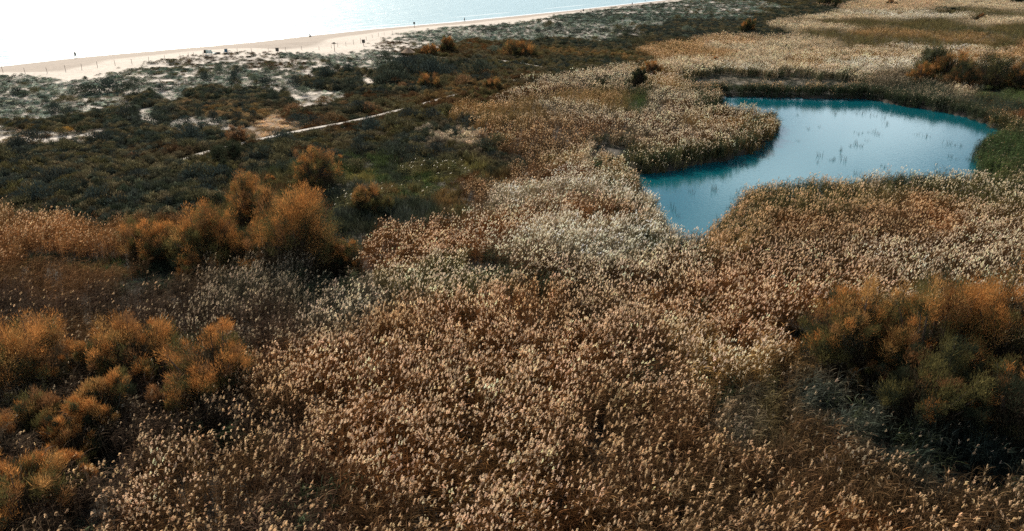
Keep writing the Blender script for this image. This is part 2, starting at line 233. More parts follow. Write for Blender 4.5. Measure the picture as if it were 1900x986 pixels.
# px, py (at canopy), kind, region, height, plume share / cover, plume or second colour, leaf colour
CP = """
600 940 R front 2.5 .55 tan brown|500 960 R front 2.5 .45 tan dbrown|300 950 R front 2.5 .75 tan brown|250 900 R front 2.5 .7 pink brown|420 800 R front 2.2 .7 tan dbrown
350 880 R front 2.5 .8 tan brown|470 740 R front 2.5 .9 tan brown|600 700 R front 2.6 1 pink rust|700 800 R front 2.6 1 pink rust|850 880 R front 2.6 .8 pink rust|1000 950 R front 2.6 .65 pink rust
1150 900 R front 2.6 .5 tan brown|1250 950 R front 2.6 .6 tan brown|1400 950 R front 2.5 .45 tan brown|1600 960 R front 2.5 .5 tan rust|1750 960 R front 2.5 .5 tan brown|1860 960 R front 2.5 .4 tan brown
1350 820 R front 2.4 .3 tan brown|1250 760 R front 2.4 .4 tan brown|1450 850 R front 2.4 .25 tan brown|1550 800 R front 2.4 .2 taupe brown|1650 880 R front 2.4 .35 tan brown|1470 720 R front 2.4 .2 taupe olive|1380 740 R front 2.2 .25 taupe grey
1700 830 R front 2.0 .08 taupe ink|1800 880 R front 2.0 .1 taupe ink|1600 770 R front 2.0 .1 taupe teal|1880 900 R front 2.0 .1 taupe ink|1500 730 R front 2.2 .12 taupe brown
900 650 R front 2.6 1 pink rust|1050 640 R front 2.6 1 pink rust|1200 660 R front 2.6 .9 pink brown|1330 650 R front 2.6 1 cream gold|1420 600 R front 2.6 1 pink rust|1100 540 R front 2.6 1 pink brown|950 560 R front 2.6 1 tan rust
780 580 R front 2.6 1 pink rust|680 600 R front 2.6 1 tan rust|600 560 R front 2.5 .8 cream grey|520 530 R front 2.5 .6 taupe grey|450 580 R front 2.5 .5 taupe dbrown|1000 720 R front 2.6 .9 pink rust|1130 760 R front 2.5 .7 tan brown|900 780 R front 2.6 .9 pink rust
560 500 R front 2.5 .4 taupe grey|740 500 R front 2.5 .95 cream olive|830 470 R front 2.5 .9 cream olive|1400 520 R front 2.6 1 pink rust|1300 560 R front 2.6 1 pink rust|1250 500 R front 2.6 1 cream brown|1500 560 R front 2.6 .9 pink rust|1430 670 R front 2.6 1 cream gold
60 560 R left 2.3 .12 tan dbrown|200 560 R left 2.3 .1 tan dbrown|330 590 R left 2.3 .2 taupe dbrown|30 620 R left 2.3 .15 tan dbrown|400 640 R left 2.3 .3 taupe dbrown|130 640 R left 2.2 .15 taupe brown
50 500 R left 1.8 .1 orange brown|120 530 R left 1.6 .1 orange brown|10 760 R left 2 .05 taupe grey|120 770 R left 2.2 .15 taupe dbrown|220 700 R left 2.2 .15 taupe dbrown|300 780 R left 2.2 .3 tan dbrown|60 880 R left 2.2 .15 tan dbrown|330 690 R left 2.2 .2 taupe dbrown|150 900 R left 2.2 .3 tan dbrown
30 430 R orange 2.3 .5 tan orange|120 425 R orange 2.3 .55 tan orange|200 425 R orange 2.3 .5 tan orange|270 420 R orange 2 .2 orange rust|10 470 R orange 1.9 .3 tan rust|190 462 R orange 1.6 .05 tan brown
1010 300 R ridge 1.8 1 white rust|1000 340 R ridge 2.3 1 white straw|1080 340 R ridge 2.4 1 white straw|1140 360 R ridge 2.4 1 white straw|1200 370 R ridge 2.3 1 white straw|1220 400 R ridge 2.3 1 white straw|1050 410 R ridge 2.4 1 white straw|1150 430 R ridge 2.4 1 white straw|960 390 R ridge 2.4 1 cream rust
900 410 R ridge 2.1 1 cream rust|830 430 R ridge 2.0 1 pink rust|750 450 R ridge 2.0 .9 pink rust|690 460 R ridge 1.7 .6 pink rust|980 470 R ridge 2.4 1 cream brown|1080 480 R ridge 2.4 1 cream brown|1180 490 R ridge 2.4 1 cream brown|900 340 R ridge 1.6 .7 tan brown|880 500 R ridge 2.3 .9 cream olive
1060 280 R ridge 1.6 1 cream straw|950 300 R ridge 1.7 .6 tan brown|1090 390 R ridge 2.2 .5 pink rust|1180 345 R ridge 2 .3 tan rust
1390 380 R bank 2.4 .85 tan gold|1360 430 R bank 2.4 .9 tan gold|1480 350 R bank 2.4 .8 tan olive|1560 345 R bank 2.4 .8 tan olive|1600 400 R bank 2.4 .75 tan brown|1690 340 R bank 2.4 .35 taupe olive|1640 330 R bank 2.4 .8 cream gold|1760 335 R bank 2.3 .5 cream olive|1850 360 R bank 2.3 .6 cream olive
1480 440 R bank 2.4 .7 tan brown|1400 480 R bank 2.4 1 pink brown|1560 480 R bank 2.4 .9 pink brown|1700 470 R bank 2.4 .9 cream brown|1850 450 R bank 2.4 1 cream brown|1700 410 R bank 2.4 .6 tan brown|1880 520 R bank 2.4 1 cream brown|1600 540 R bank 2.4 .9 pink rust|1780 400 R bank 2.4 .8 tan rust|1800 530 R bank 2.4 .9 cream brown|1500 400 R bank 2.4 .8 tan rust
1420 220 R spit 2.2 .9 cream gold|1380 210 R spit 2.2 .9 cream gold|1320 200 R spit 2.2 1 cream brown|1260 200 R spit 2.2 .9 cream grey|1200 220 R spit 2.2 .9 cream brown|1250 250 R spit 2.2 .9 cream brown|1330 240 R spit 2.2 .9 cream brown|1400 260 R spit 2.2 .8 cream gold|1350 280 R spit 2.2 .9 cream olive|1270 275 R spit 2.2 .8 cream olive|1200 300 R spit 2.2 .8 cream olive|1180 315 R spit 2 .6 cream olive|1120 300 R spit 1.8 .9 cream gold
1130 240 R spit 2.2 .8 cream grey|1080 230 R spit 2.2 .9 cream brown|1050 200 R spit 2.2 .9 cream grey
1000 210 R upper 2.1 .6 gold gold|930 230 R upper 2 .6 tan gold|880 215 R upper 1.9 .5 tan gold|960 260 R upper 1.8 .6 tan brown|1000 275 R upper 1.9 .7 cream gold|930 280 R upper 1.6 .5 tan brown|1050 262 R upper 1.8 .6 tan brown|1000 170 R upper 2.1 .8 cream brown|1060 150 R upper 2.1 .9 cream grey|1130 145 R upper 2.1 .9 cream grey|1110 180 R upper 2 .5 tan gold|1180 185 R upper 1.6 .05 gold green|1230 150 R upper 2.1 .9 cream gold|1240 120 R upper 2.1 .7 cream gold|1260 180 R upper 2.1 .9 cream grey|1030 250 R upper 2.1 .8 tan brown|960 190 R upper 2 .6 tan gold
1350 154 R rows 2.1 1 tan dgreen|1450 155 R rows 2.1 1 tan dgreen|1550 157 R rows 2.1 1 tan dgreen|1620 165 R rows 2 .4 taupe dgreen|1700 170 R rows 2 .35 taupe dgreen|1760 178 R rows 2 .4 taupe dgreen|1640 150 R rows 2 .4 taupe grey|1790 175 R rows 2 .9 cream straw|1830 200 R rows 1.8 .3 gold dgreen
1300 112 R field 2.2 1 cream straw|1400 122 R field 2.2 1 white straw|1500 120 R field 2.2 1 cream straw|1600 118 R field 2.2 1 white straw|1660 122 R field 2.2 1 white straw|1320 92 R field 2.1 .6 tan gold|1450 100 R field 2.2 1 cream straw|1540 100 R field 2.2 .9 cream gold|1290 80 R field 2.1 .7 tan gold|1350 75 R field 2.1 .8 pink gold
1400 85 R field 2.1 1 cream straw|1460 75 R field 2.1 1 cream straw|1480 45 R field 2.1 .9 cream straw|1560 50 R field 2.1 1 cream straw|1640 55 R field 1.8 .35 tan gold|1640 75 R field 1.6 .1 gold olive|1700 75 R field 1.6 .1 gold olive|1720 50 R field 1.6 .05 gold olive|1800 60 R field 1.6 .1 gold olive|1750 65 R field 1.6 .3 tan gold|1850 55 R field 1.6 .1 gold olive|1600 62 R field 1.6 .2 gold olive|1560 30 R field 2.1 1 cream straw|1640 27 R field 2.1 1 white straw|1710 28 R field 2.1 1 white straw
1580 38 R field 1.6 .1 gold olive|1670 40 R field 1.6 .1 gold olive|1600 10 R field 2.1 1 pink straw|1700 5 R field 2.1 1 pink straw|1800 8 R field 2.1 .9 cream straw|1880 12 R field 2.1 1 cream straw|1780 20 R field 1.8 .3 taupe olive|1860 28 R field 1.8 .4 taupe olive|1880 40 R field 2.1 1 cream straw|1840 45 R field 2 1 cream straw|1730 82 R field 2.2 1 white gold|1770 85 R field 2.2 1 cream gold|1850 95 R field 2.1 .8 tan gold|1890 80 R field 2 .5 tan rust|1890 55 R field 1.6 .1 gold olive
1800 80 R field 1.7 .2 gold olive|1660 100 R field 2.1 .8 cream gold|1840 112 R field 2.1 .9 cream gold|1890 68 R field 1.5 .1 gold olive
1880 255 R green 2.3 .03 gold green|1850 285 R green 2.3 .03 gold green|1890 300 R green 2.3 .03 gold green|1860 225 R green 2 .2 tan olive|1890 215 R green 1.7 .3 tan rust|1880 180 R green 1.2 .02 gold green|1840 170 R green 1.2 .1 gold green|1890 190 R green 1.2 .02 gold green
40 165 C dune .35 .8 silver sage|100 180 C dune .35 .75 silver sage|40 200 C dune .35 .85 silver sage|60 225 C dune .35 .75 silver sage|130 190 C dune .3 .6 straw sage|150 215 C dune .35 .6 silver olive|260 180 C dune .35 .55 silver sage|300 150 C dune .4 .6 olive sage|360 130 C dune .35 .5 olive sage|380 160 C dune .35 .75 silver sage|320 190 C dune .35 .6 silver sage|430 140 C dune .35 .6 silver sage|470 165 C dune .35 .5 silver olive|330 125 C dune .3 .45 olive brown
450 110 C dune .3 .4 olive brown|550 108 C dune .4 .85 silver sage|630 112 C dune .4 .95 silver sage|680 115 C dune .4 .9 silver sage|520 130 C dune .35 .4 olive brown|600 135 C dune .35 .4 straw sage|560 180 C dune .35 .5 silver straw|560 160 C dune .35 .5 silver sage|620 155 C dune .3 .3 straw sage|700 150 C dune .3 .3 straw sage|690 85 C dune .3 .3 olive brown|740 80 C dune .35 .5 olive sage|780 75 C dune .4 .85 silver sage|720 95 C dune .3 .25 olive brown|60 150 C dune .3 .5 olive sage|150 160 C dune .3 .5 silver sage|250 230 C dune .3 .4 silver sage|350 240 C dune .3 .5 straw sage
20 260 C dune .3 .5 straw olive|70 262 C dune .3 .4 straw brown|290 165 C dune .3 .5 silver olive
900 65 C dune .45 1 silver sage|960 55 C dune .45 1 sage teal|1050 50 C dune .45 1 silver sage|1000 70 C dune .45 .95 silver sage|1130 40 C dune .5 .95 sage teal|1230 25 C dune .5 .95 sage teal|1300 15 C dune .5 .95 sage teal|1080 65 C dune .45 .9 silver teal|1180 45 C dune .45 .85 silver sage|850 65 C dune .4 .9 silver sage|1250 40 C dune .5 .9 sage teal|1350 25 C dune .5 .9 sage olive|1000 42 C dune .4 .5 olive sage|1400 10 C dune .5 .95 sage olive|1300 35 C dune .5 .95 sage teal|1200 62 C dune .45 .9 olive teal
60 240 S scrub .6 .9 teal olive|150 235 S scrub .7 1 teal dgreen|200 260 S scrub .7 1 teal dgreen|300 265 S scrub .7 1 teal dgreen|100 290 S scrub .7 1 teal dgreen|220 295 S scrub .7 1 teal brown|50 320 S scrub .8 1 teal olive|150 330 S scrub .8 1 olive teal|260 320 S scrub .8 1 olive teal|350 320 S scrub .8 1 teal olive|60 365 S scrub .9 1 teal olive|160 370 S scrub .9 1 teal dgreen|260 365 S scrub .9 1 teal dgreen|340 375 S scrub .9 1 teal dgreen|430 300 S scrub .8 1 teal dgreen
300 225 S scrub .7 1 teal dgreen|220 205 S scrub .7 .8 teal dgreen|400 185 S scrub .7 .9 teal dgreen|460 185 S scrub .7 .9 teal dgreen|430 215 S scrub .6 .6 gold teal|400 240 S scrub .4 .5 gold teal|400 275 S scrub .7 1 dgreen brown|480 290 S scrub .7 1 teal dgreen|520 275 S scrub .7 1 dgreen brown|540 260 S scrub .6 1 dgreen olive
460 240 S bare .2 .5 tan rust|520 235 S bare .2 .5 tan rust|430 250 S bare .2 .4 tan gold|480 225 S bare .2 .4 tan rust|380 250 S bare .2 .4 straw olive
560 210 S scrub .7 1 dgreen brown|620 200 S scrub .7 1 dgreen teal|660 180 S scrub .7 1 dgreen brown|700 210 S scrub .6 .9 brown olive|740 190 S scrub .6 .9 brown olive|800 175 S scrub .8 1 dgreen teal|740 140 S scrub 1.2 1 teal dgreen|800 130 S scrub 1.2 1 teal dgreen|870 130 S scrub 1 1 teal dgreen|720 160 S scrub 1 1 teal dgreen|850 150 S scrub .8 1 olive gold|920 140 S scrub .8 1 olive brown|960 125 S scrub .8 1 teal olive|880 180 S scrub .6 .9 brown gold
650 230 S scrub .5 .9 brown dgreen|600 240 S scrub .5 .9 dgreen brown|650 145 S scrub .8 1 teal dgreen|600 155 S scrub .8 .8 teal dgreen
1000 95 S scrub .8 1 teal dgreen|1060 100 S scrub .8 1 olive gold|900 95 S scrub .8 1 olive rust|970 100 S scrub .8 1 gold brown|1100 85 S scrub .8 1 teal dgreen|1180 75 S scrub .8 1 teal dgreen|1260 60 S scrub .7 1 teal teal|1340 45 S scrub .7 1 teal teal|1420 30 S scrub .7 1 teal dgreen|1470 20 S scrub .7 1 teal dgreen|1400 55 S scrub .7 1 teal dgreen|1100 115 S scrub .8 1 teal dgreen|1040 125 S scrub .8 1 teal olive|1150 105 S scrub .8 1 olive gold|1480 8 S scrub .8 1 olive teal|1250 85 S scrub .6 1 olive gold|800 100 S scrub .8 1 brown olive
720 250 S scrub .9 1 teal olive|640 265 S scrub .8 1 teal olive|700 280 S scrub .8 1 dgreen teal|780 230 S mixed .9 1 olive teal|830 220 S mixed .9 1 grey olive|850 250 S mixed .9 1 grey teal|780 270 S mixed .9 1 taupe dgreen|830 290 S mixed .9 1 grey olive|880 270 S mixed .9 1 taupe teal|900 300 S mixed .9 1 grey dgreen|760 300 S scrub .7 1 dgreen olive|940 180 S mixed .9 1 olive brown|800 200 S mixed .9 1 olive brown|850 195 S mixed .9 1 gold brown|900 240 S mixed .9 1 olive grey
660 310 S meadow .35 .9 green dgreen|640 340 S meadow .3 .9 yellow green|700 330 S meadow .3 .9 green dgreen|760 330 S meadow .3 .9 yellow green|820 325 S meadow .3 .9 yellow olive|860 345 S meadow .4 .9 olive rust|700 360 S meadow .4 .9 gold green|760 350 S meadow .3 .9 green olive|800 365 S meadow .4 .9 gold dgreen|680 400 S meadow .6 1 dgreen teal|740 385 S meadow .6 1 dgreen teal|640 370 S meadow .4 .9 dgreen teal|600 330 S meadow .5 .9 dgreen green|560 310 S scrub .7 1 teal dgreen|520 320 S meadow .6 .9 dgreen green|500 350 S meadow .6 .9 olive brown|420 340 S scrub .8 1 teal dgreen|880 370 S meadow .4 .9 gold olive|560 345 S meadow .4 .9 dgreen olive
440 380 S meadow .6 1 olive rust|380 400 S meadow .6 1 rust olive|220 480 S meadow .35 .8 green dgreen|150 500 S meadow .35 .8 gold green|200 485 S meadow .3 .8 green dgreen|100 490 S meadow .4 .8 olive dgreen|250 470 S meadow .3 .7 dgreen dgreen|270 500 S meadow .3 .6 dgreen dgreen|380 470 S meadow .6 .8 rust dbrown|600 480 S meadow .3 .4 dgreen dgreen|500 470 S meadow .4 .5 dgreen dbrown|600 510 S meadow .3 .3 dgreen dgreen
1650 740 S meadow .3 .3 dgreen dgreen|1750 780 S meadow .3 .3 dgreen dgreen|1600 680 S meadow .3 .3 dgreen dgreen|1850 800 S meadow .3 .3 dgreen dgreen|380 760 S meadow .3 .3 dgreen dgreen|120 920 S meadow .3 .3 dgreen dgreen
"""
cps = [r.split() for r in CP.replace('\n', '|').split('|') if r.strip()]
cpx = np.array([float(r[0]) for r in cps]); cpy = np.array([float(r[1]) for r in cps])
ckind = np.array([r[2] for r in cps]); creg = np.array([r[3] for r in cps])
ch = np.array([float(r[4]) for r in cps]); cd = np.array([float(r[5]) for r in cps])
c1 = np.array([LC[r[6]] for r in cps]); c2 = np.array([LC[r[7]] for r in cps])
# each control point becomes a spot on the ground; distances are measured in metres, stretched with range
cgx, cgy = unp(cpx, cpy, ch)
def warp(x, y):
    s = 0.5 + y * .03
    k = 1 / (4 + y * .05)
    return x + (fbm(x * k, y * k, 1, 4) - .5) * s * 4.5, y + (fbm(x * k, y * k, 6, 4) - .5) * s * 5.5
def lay(x, y):
    "log-range layout plane, so near and far control points weigh alike"
    return x / (y + 12) * 1.0, -np.log(y + 12) * .9
ccx, ccy = lay(cgx, cgy)
def ctrl(x, y):
    "nearest control point index, and blend of the nearest of that kind"
    wx, wy = warp(x, y); ax, ay = lay(wx, wy)
    idx = np.empty(len(x), int); hh = np.empty(len(x)); dd = np.empty(len(x)); a = np.empty((len(x), 3)); b = np.empty((len(x), 3))
    iR = ckind == 'R'
    for s in range(0, len(x), 20000):
        sl_ = slice(s, s + 20000)
        d = (ax[sl_, None] - ccx) ** 2 + (ay[sl_, None] - ccy) ** 2
        i = d.argmin(1); idx[sl_] = i
        same = (ckind[None, :] == ckind[i][:, None])
        w = same / (d + 2e-5) ** 2.2; w /= w.sum(1, keepdims=True)
        hh[sl_] = w @ ch; dd[sl_] = w @ cd; a[sl_] = w @ c1; b[sl_] = w @ c2
    return idx, hh, dd, a, b
# dark hollows in the reeds (some stand in for thicket shadow), ellipses on the canopy: px, py, rx, ry, canopy height
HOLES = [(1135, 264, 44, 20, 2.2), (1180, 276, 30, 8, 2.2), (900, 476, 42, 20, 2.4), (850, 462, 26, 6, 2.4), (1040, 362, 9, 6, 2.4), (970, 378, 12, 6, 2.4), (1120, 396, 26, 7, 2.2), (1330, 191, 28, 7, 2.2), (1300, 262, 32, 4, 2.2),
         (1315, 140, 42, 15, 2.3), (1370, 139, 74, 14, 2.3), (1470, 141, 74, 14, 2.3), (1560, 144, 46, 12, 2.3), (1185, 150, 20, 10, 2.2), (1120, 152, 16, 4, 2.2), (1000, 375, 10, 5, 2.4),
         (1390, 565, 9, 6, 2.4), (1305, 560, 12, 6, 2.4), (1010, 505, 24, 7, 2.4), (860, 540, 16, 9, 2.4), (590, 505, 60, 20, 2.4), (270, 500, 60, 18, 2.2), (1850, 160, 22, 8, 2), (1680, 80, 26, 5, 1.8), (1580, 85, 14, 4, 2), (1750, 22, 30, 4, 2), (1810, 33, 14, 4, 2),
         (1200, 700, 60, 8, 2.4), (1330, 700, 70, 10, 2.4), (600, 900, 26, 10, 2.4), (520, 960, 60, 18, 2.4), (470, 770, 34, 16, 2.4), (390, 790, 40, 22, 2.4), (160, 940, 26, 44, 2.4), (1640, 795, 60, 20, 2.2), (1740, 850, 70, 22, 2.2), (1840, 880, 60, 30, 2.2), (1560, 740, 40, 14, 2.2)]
def inhole(x, y, k=1.0):
    r = np.zeros(len(x), bool)
    for (hx, hy, rx, ry, h) in HOLES:
        px, py = proj(x, y, h)
        px = px + (fbm(x * .5, y * .5, 4, 3) - .5) * rx * 1.2; py = py + (fbm(x * .5, y * .5, 8, 3) - .5) * ry * 1.2
        r |= ((px - hx) / (rx + (k - 1) * 26)) ** 2 + ((py - hy) / (ry + (k - 1) * 14)) ** 2 < 1
    return r

# ---- ground sheets: inland ground, beach
sandy = np.zeros(xx.shape); near = (yy > 12) & (yy < 700)
gi, gh, gd, ga, gb = ctrl(xx[near], yy[near])
kk = ckind[gi]; rr_ = creg[gi]
soil = np.tile(np.array((.035, .028, .018)), (xx.size, 1)).reshape(*xx.shape, 3)
sn = np.where(kk == 'C', 1.0, 0.0) 
nm = soil[near]; nm = np.where((rr_ == 'bare')[:, None], np.array((.17, .11, .06)), nm)
nm = nm + (gb * .5) * np.isin(rr_, ['scrub', 'meadow', 'mixed', 'field'])[:, None] * .6
soil[near] = nm
sandy[near] = sn
SAND = np.array((.48, .42, .355))
sandn = np.clip((fbm(xx * .5, yy * .5, 11, 3) - .25) * 3, .35, 1)
sandy = sandy * sandn
sandy = np.where(SDM < BW + 2, 1, sandy)
colg = soil * (1 - sandy[..., None]) + SAND * sandy[..., None]
# trodden bare sand patches among the dunes
for (qx, qy, rx, ry) in [(265, 170, 22, 5), (690, 145, 26, 7), (600, 137, 20, 5), (275, 232, 50, 4), (20, 262, 40, 8), (110, 280, 10, 4), (745, 97, 60, 5), (480, 100, 60, 8), (1215, 42, 30, 3), (640, 132, 16, 4), (40, 165, 30, 3), (300, 112, 60, 10)]:
    x0, y0, _ = G(qx, qy); e = ((pxg - qx) / rx) ** 2 + ((pyg - qy) / ry) ** 2
    m_ = np.clip(1.6 - e - (fbm(xx, yy, 12, 2) - .5), 0, 1)[..., None] * (yy[..., None] > 20)
    colg = colg * (1 - m_) + SAND * m_
n0, n1 = xx.shape
vid = np.arange(n0 * n1).reshape(n0, n1)
quads = np.stack([vid[:-1, :-1], vid[:-1, 1:], vid[1:, 1:], vid[1:, :-1]], -1).reshape(-1, 4)
qs = (SDM[:-1, :-1] + SDM[1:, 1:]) / 2; qb = (BW[:-1, :-1] + BW[1:, 1:]) / 2
isbeach = ((qs < qb) & (qs < 60)).ravel(); deep = (qs < -60).ravel()
def M_ground(name, beach):
    m, t, N, L = mat(name); o = N('ShaderNodeOutputMaterial'); b = N('ShaderNodeBsdfPrincipled'); b.inputs['Roughness'].default_value = .9
    a = N('ShaderNodeAttribute'); a.attribute_name = 'col'; g = N('ShaderNodeNewGeometry')
    n = N('ShaderNodeTexNoise'); n.inputs['Scale'].default_value = 1.3; n.inputs['Detail'].default_value = 8; L(g.outputs['Position'], n.inputs['Vector'])
    r = N('ShaderNodeMapRange'); L(n.outputs[0], r.inputs[0]); r.inputs[1].default_value = .3; r.inputs[2].default_value = .7; r.inputs[3].default_value = .8 if beach else .6; r.inputs[4].default_value = 1.12 if beach else 1.3
    x = N('ShaderNodeMix'); x.data_type = 'RGBA'; x.blend_type = 'MULTIPLY'; x.inputs[0].default_value = 1; L(a.outputs['Color'], x.inputs[6]); L(r.outputs[0], x.inputs[7])
    bp = N('ShaderNodeBump'); bp.inputs['Strength'].default_value = .5; bp.inputs['Distance'].default_value = .15; L(n.outputs[0], bp.inputs['Height']); L(bp.outputs[0], b.inputs['Normal'])
    L(x.outputs[2], b.inputs['Base Color']); L(b.outputs[0], o.inputs[0]); return m
def submesh(name, q, mt, cols):
    u_, inv = np.unique(q, return_inverse=True); v = np.stack([xx, yy, zz], -1).reshape(-1, 3)[u_]
    return np_mesh(name, v, inv.reshape(-1, 4), [mt], None, cols.reshape(-1, 3)[u_], True)
ground = link('ground', submesh('ground', quads[~isbeach & ~deep], M_ground('marsh_soil', False), colg)); tag(ground, kind='structure')
wet = np.clip((BW * (.42 + .2 * fbm(xx * .05, yy * .05, 13, 2)) - SDM) / 3 + .5, 0, 1)[..., None]
streak = (fbm(SDM * .45, xx * .02, 14, 3)[..., None] - .5) * .25
bc = SAND * (1 - wet) + np.array((.27, .22, .175)) * (1 + streak) * wet
vw = np.clip((1.8 - SDM) / 1.5, 0, 1)[..., None]; bc = bc * (1 - vw * .35)
beach = link('beach', submesh('beach', quads[isbeach], M_ground('beach_sand', True), bc)); tag(beach, kind='structure')

# ------------------------------------------------------------------ water
def M_water(name, base, rough, scale, bump, foam=False):
    m, t, N, L = mat(name); o = N('ShaderNodeOutputMaterial'); b = N('ShaderNodeBsdfPrincipled')
    b.inputs['Roughness'].default_value = rough; b.inputs['Specular Tint'].default_value = (.08, .8, 1, 1) if not foam else (.9, .97, 1, 1); b.inputs['IOR'].default_value = 1.7 if not foam else 1.333; b.inputs['Base Color'].default_value = (*base, 1)
    g = N('ShaderNodeNewGeometry'); n = N('ShaderNodeTexNoise'); n.inputs['Scale'].default_value = scale; n.inputs['Detail'].default_value = 5; n.inputs['Distortion'].default_value = .4
    mp = N('ShaderNodeMapping'); mp.inputs['Rotation'].default_value = (0, 0, math.atan2(U[1], U[0])); mp.inputs['Scale'].default_value = (.35, 1, 1) if foam else (1, 1, 1)
    mp.vector_type = 'TEXTURE' if False else 'POINT'
    mp.inputs['Rotation'].default_value = (0, 0, -math.atan2(U[1], U[0]))
    L(g.outputs['Position'], mp.inputs[0]); L(mp.outputs[0], n.inputs['Vector'])
    bp = N('ShaderNodeBump'); bp.inputs['Strength'].default_value = 1; bp.inputs['Distance'].default_value = bump
    L(n.outputs[0], bp.inputs['Height']); L(bp.outputs[0], b.inputs['Normal'])
    if foam:
        a = N('ShaderNodeAttribute'); a.attribute_name = 'col'; x = N('ShaderNodeMix'); x.data_type = 'RGBA'
        s = N('ShaderNodeSeparateColor'); L(a.outputs['Color'], s.inputs[0]); L(s.outputs[0], x.inputs[0])
        x.inputs[6].default_value = (*base, 1); x.inputs[7].default_value = (.85, .85, .83, 1); L(x.outputs[2], b.inputs['Base Color'])
    L(b.outputs[0], o.inputs[0]); return m
uu = np.linspace(-900, 4200, 520); ss = np.r_[np.linspace(2.0, -30, 60), -30 - np.geomspace(1, 6000, 60)]
ug, sg = np.meshgrid(uu, ss, indexing='ij'); xs, ys = xy_of(ug, sg)
fo = np.exp(-((sg + 0.6 + 1.6 * (fbm(ug * .06, sg * 0, 1, 3) - .5)) / 1.5) ** 2)
for off, wd, sd in ((-9, .7, 2), (-16, .6, 3)):
    fo = np.maximum(fo, np.exp(-((sg - off + 5 * (fbm(ug * .03, sg * 0, sd, 3) - .5)) / wd) ** 2) * np.clip((fbm(ug * .05, sg * .02, sd + 4, 2) - .5) * 6, 0, 1))
vs = np.arange(ug.size).reshape(ug.shape)
qd = np.stack([vs[:-1, :-1], vs[:-1, 1:], vs[1:, 1:], vs[1:, :-1]], -1).reshape(-1, 4)
zsea = 0.02 + 0 * xs
sea = link('sea', np_mesh('sea', np.stack([xs, ys, zsea], -1).reshape(-1, 3), qd, [M_water('sea_water', (.25, .38, .42), .3, .35, 1.2, True)], None, np.repeat(fo.reshape(-1, 1), 3, 1), True)); tag(sea, kind='structure')
pc = np.array(pond); cxp, cyp = pc.mean(0)
grow = []
for i in range(len(pc)):
    t_ = pc[(i + 1) % len(pc)] - pc[i - 1]; nn = np.array([t_[1], -t_[0]]); nn = nn / (np.hypot(*nn) + 1e-9); grow.append(nn)
area = sum(pc[i][0] * pc[(i + 1) % len(pc)][1] - pc[(i + 1) % len(pc)][0] * pc[i][1] for i in range(len(pc)))
sgn = 1 if area > 0 else -1
pv = [(float(p[0] + sgn * g[0] * 1.6), float(p[1] + sgn * g[1] * 1.6), 0.0) for p, g in zip(pc, grow)]
pm = bpy.data.meshes.new('pond_water'); pm.from_pydata(pv, [], [list(range(len(pv)))]); pm.materials.append(M_water('pond_water', (.002, .072, .09), .025, 3.0, .009)); pm.update()
if pm.polygons[0].normal.z < 0: pm.flip_normals()
po = link('pond_water', pm); tag(po, kind='structure')

# ------------------------------------------------------------------ plant prototypes (instanced by geometry nodes)
WIND = np.array((1.0, 0.15, 0))
def ribbons(base, d0, length, width, droop, segs, side=None):
    "many blades at once: base (n,3), start direction, bending towards droop (n,3)"
    n = len(base); t = np.linspace(0, 1, segs + 1)[None, :, None]
    ctr = base[:, None] + d0[:, None] * length[:, None, None] * t + droop[:, None] * length[:, None, None] * t ** 2
    if side is None:
        a = rng.random(n) * 6.283; side = np.stack([np.cos(a), np.sin(a), 0 * a], -1)
    w = width[:, None, None] * np.clip(np.minimum(.6 + 1.4 * t, (1 - t) * 2.2 + .04), 0.04, 1) * .5
    v = np.stack([ctr - side[:, None] * w, ctr + side[:, None] * w], 2)     # n, s+1, 2, 3
    idx = np.arange(n * (segs + 1) * 2).reshape(n, segs + 1, 2)
    f = np.stack([idx[:, :-1, 0], idx[:, :-1, 1], idx[:, 1:, 1], idx[:, 1:, 0]], -1).reshape(-1, 4)
    return v.reshape(-1, 3), f
def join(parts):
    V_, F_, K_ = [], [], []; n = 0
    for v, f, k in parts:
        V_.append(v); F_.append(f + n); K_.append(np.full(len(f), k)); n += len(v)
    return np.concatenate(V_), np.concatenate(F_), np.concatenate(K_)
def unit(v): return v / np.linalg.norm(v, axis=-1, keepdims=True)
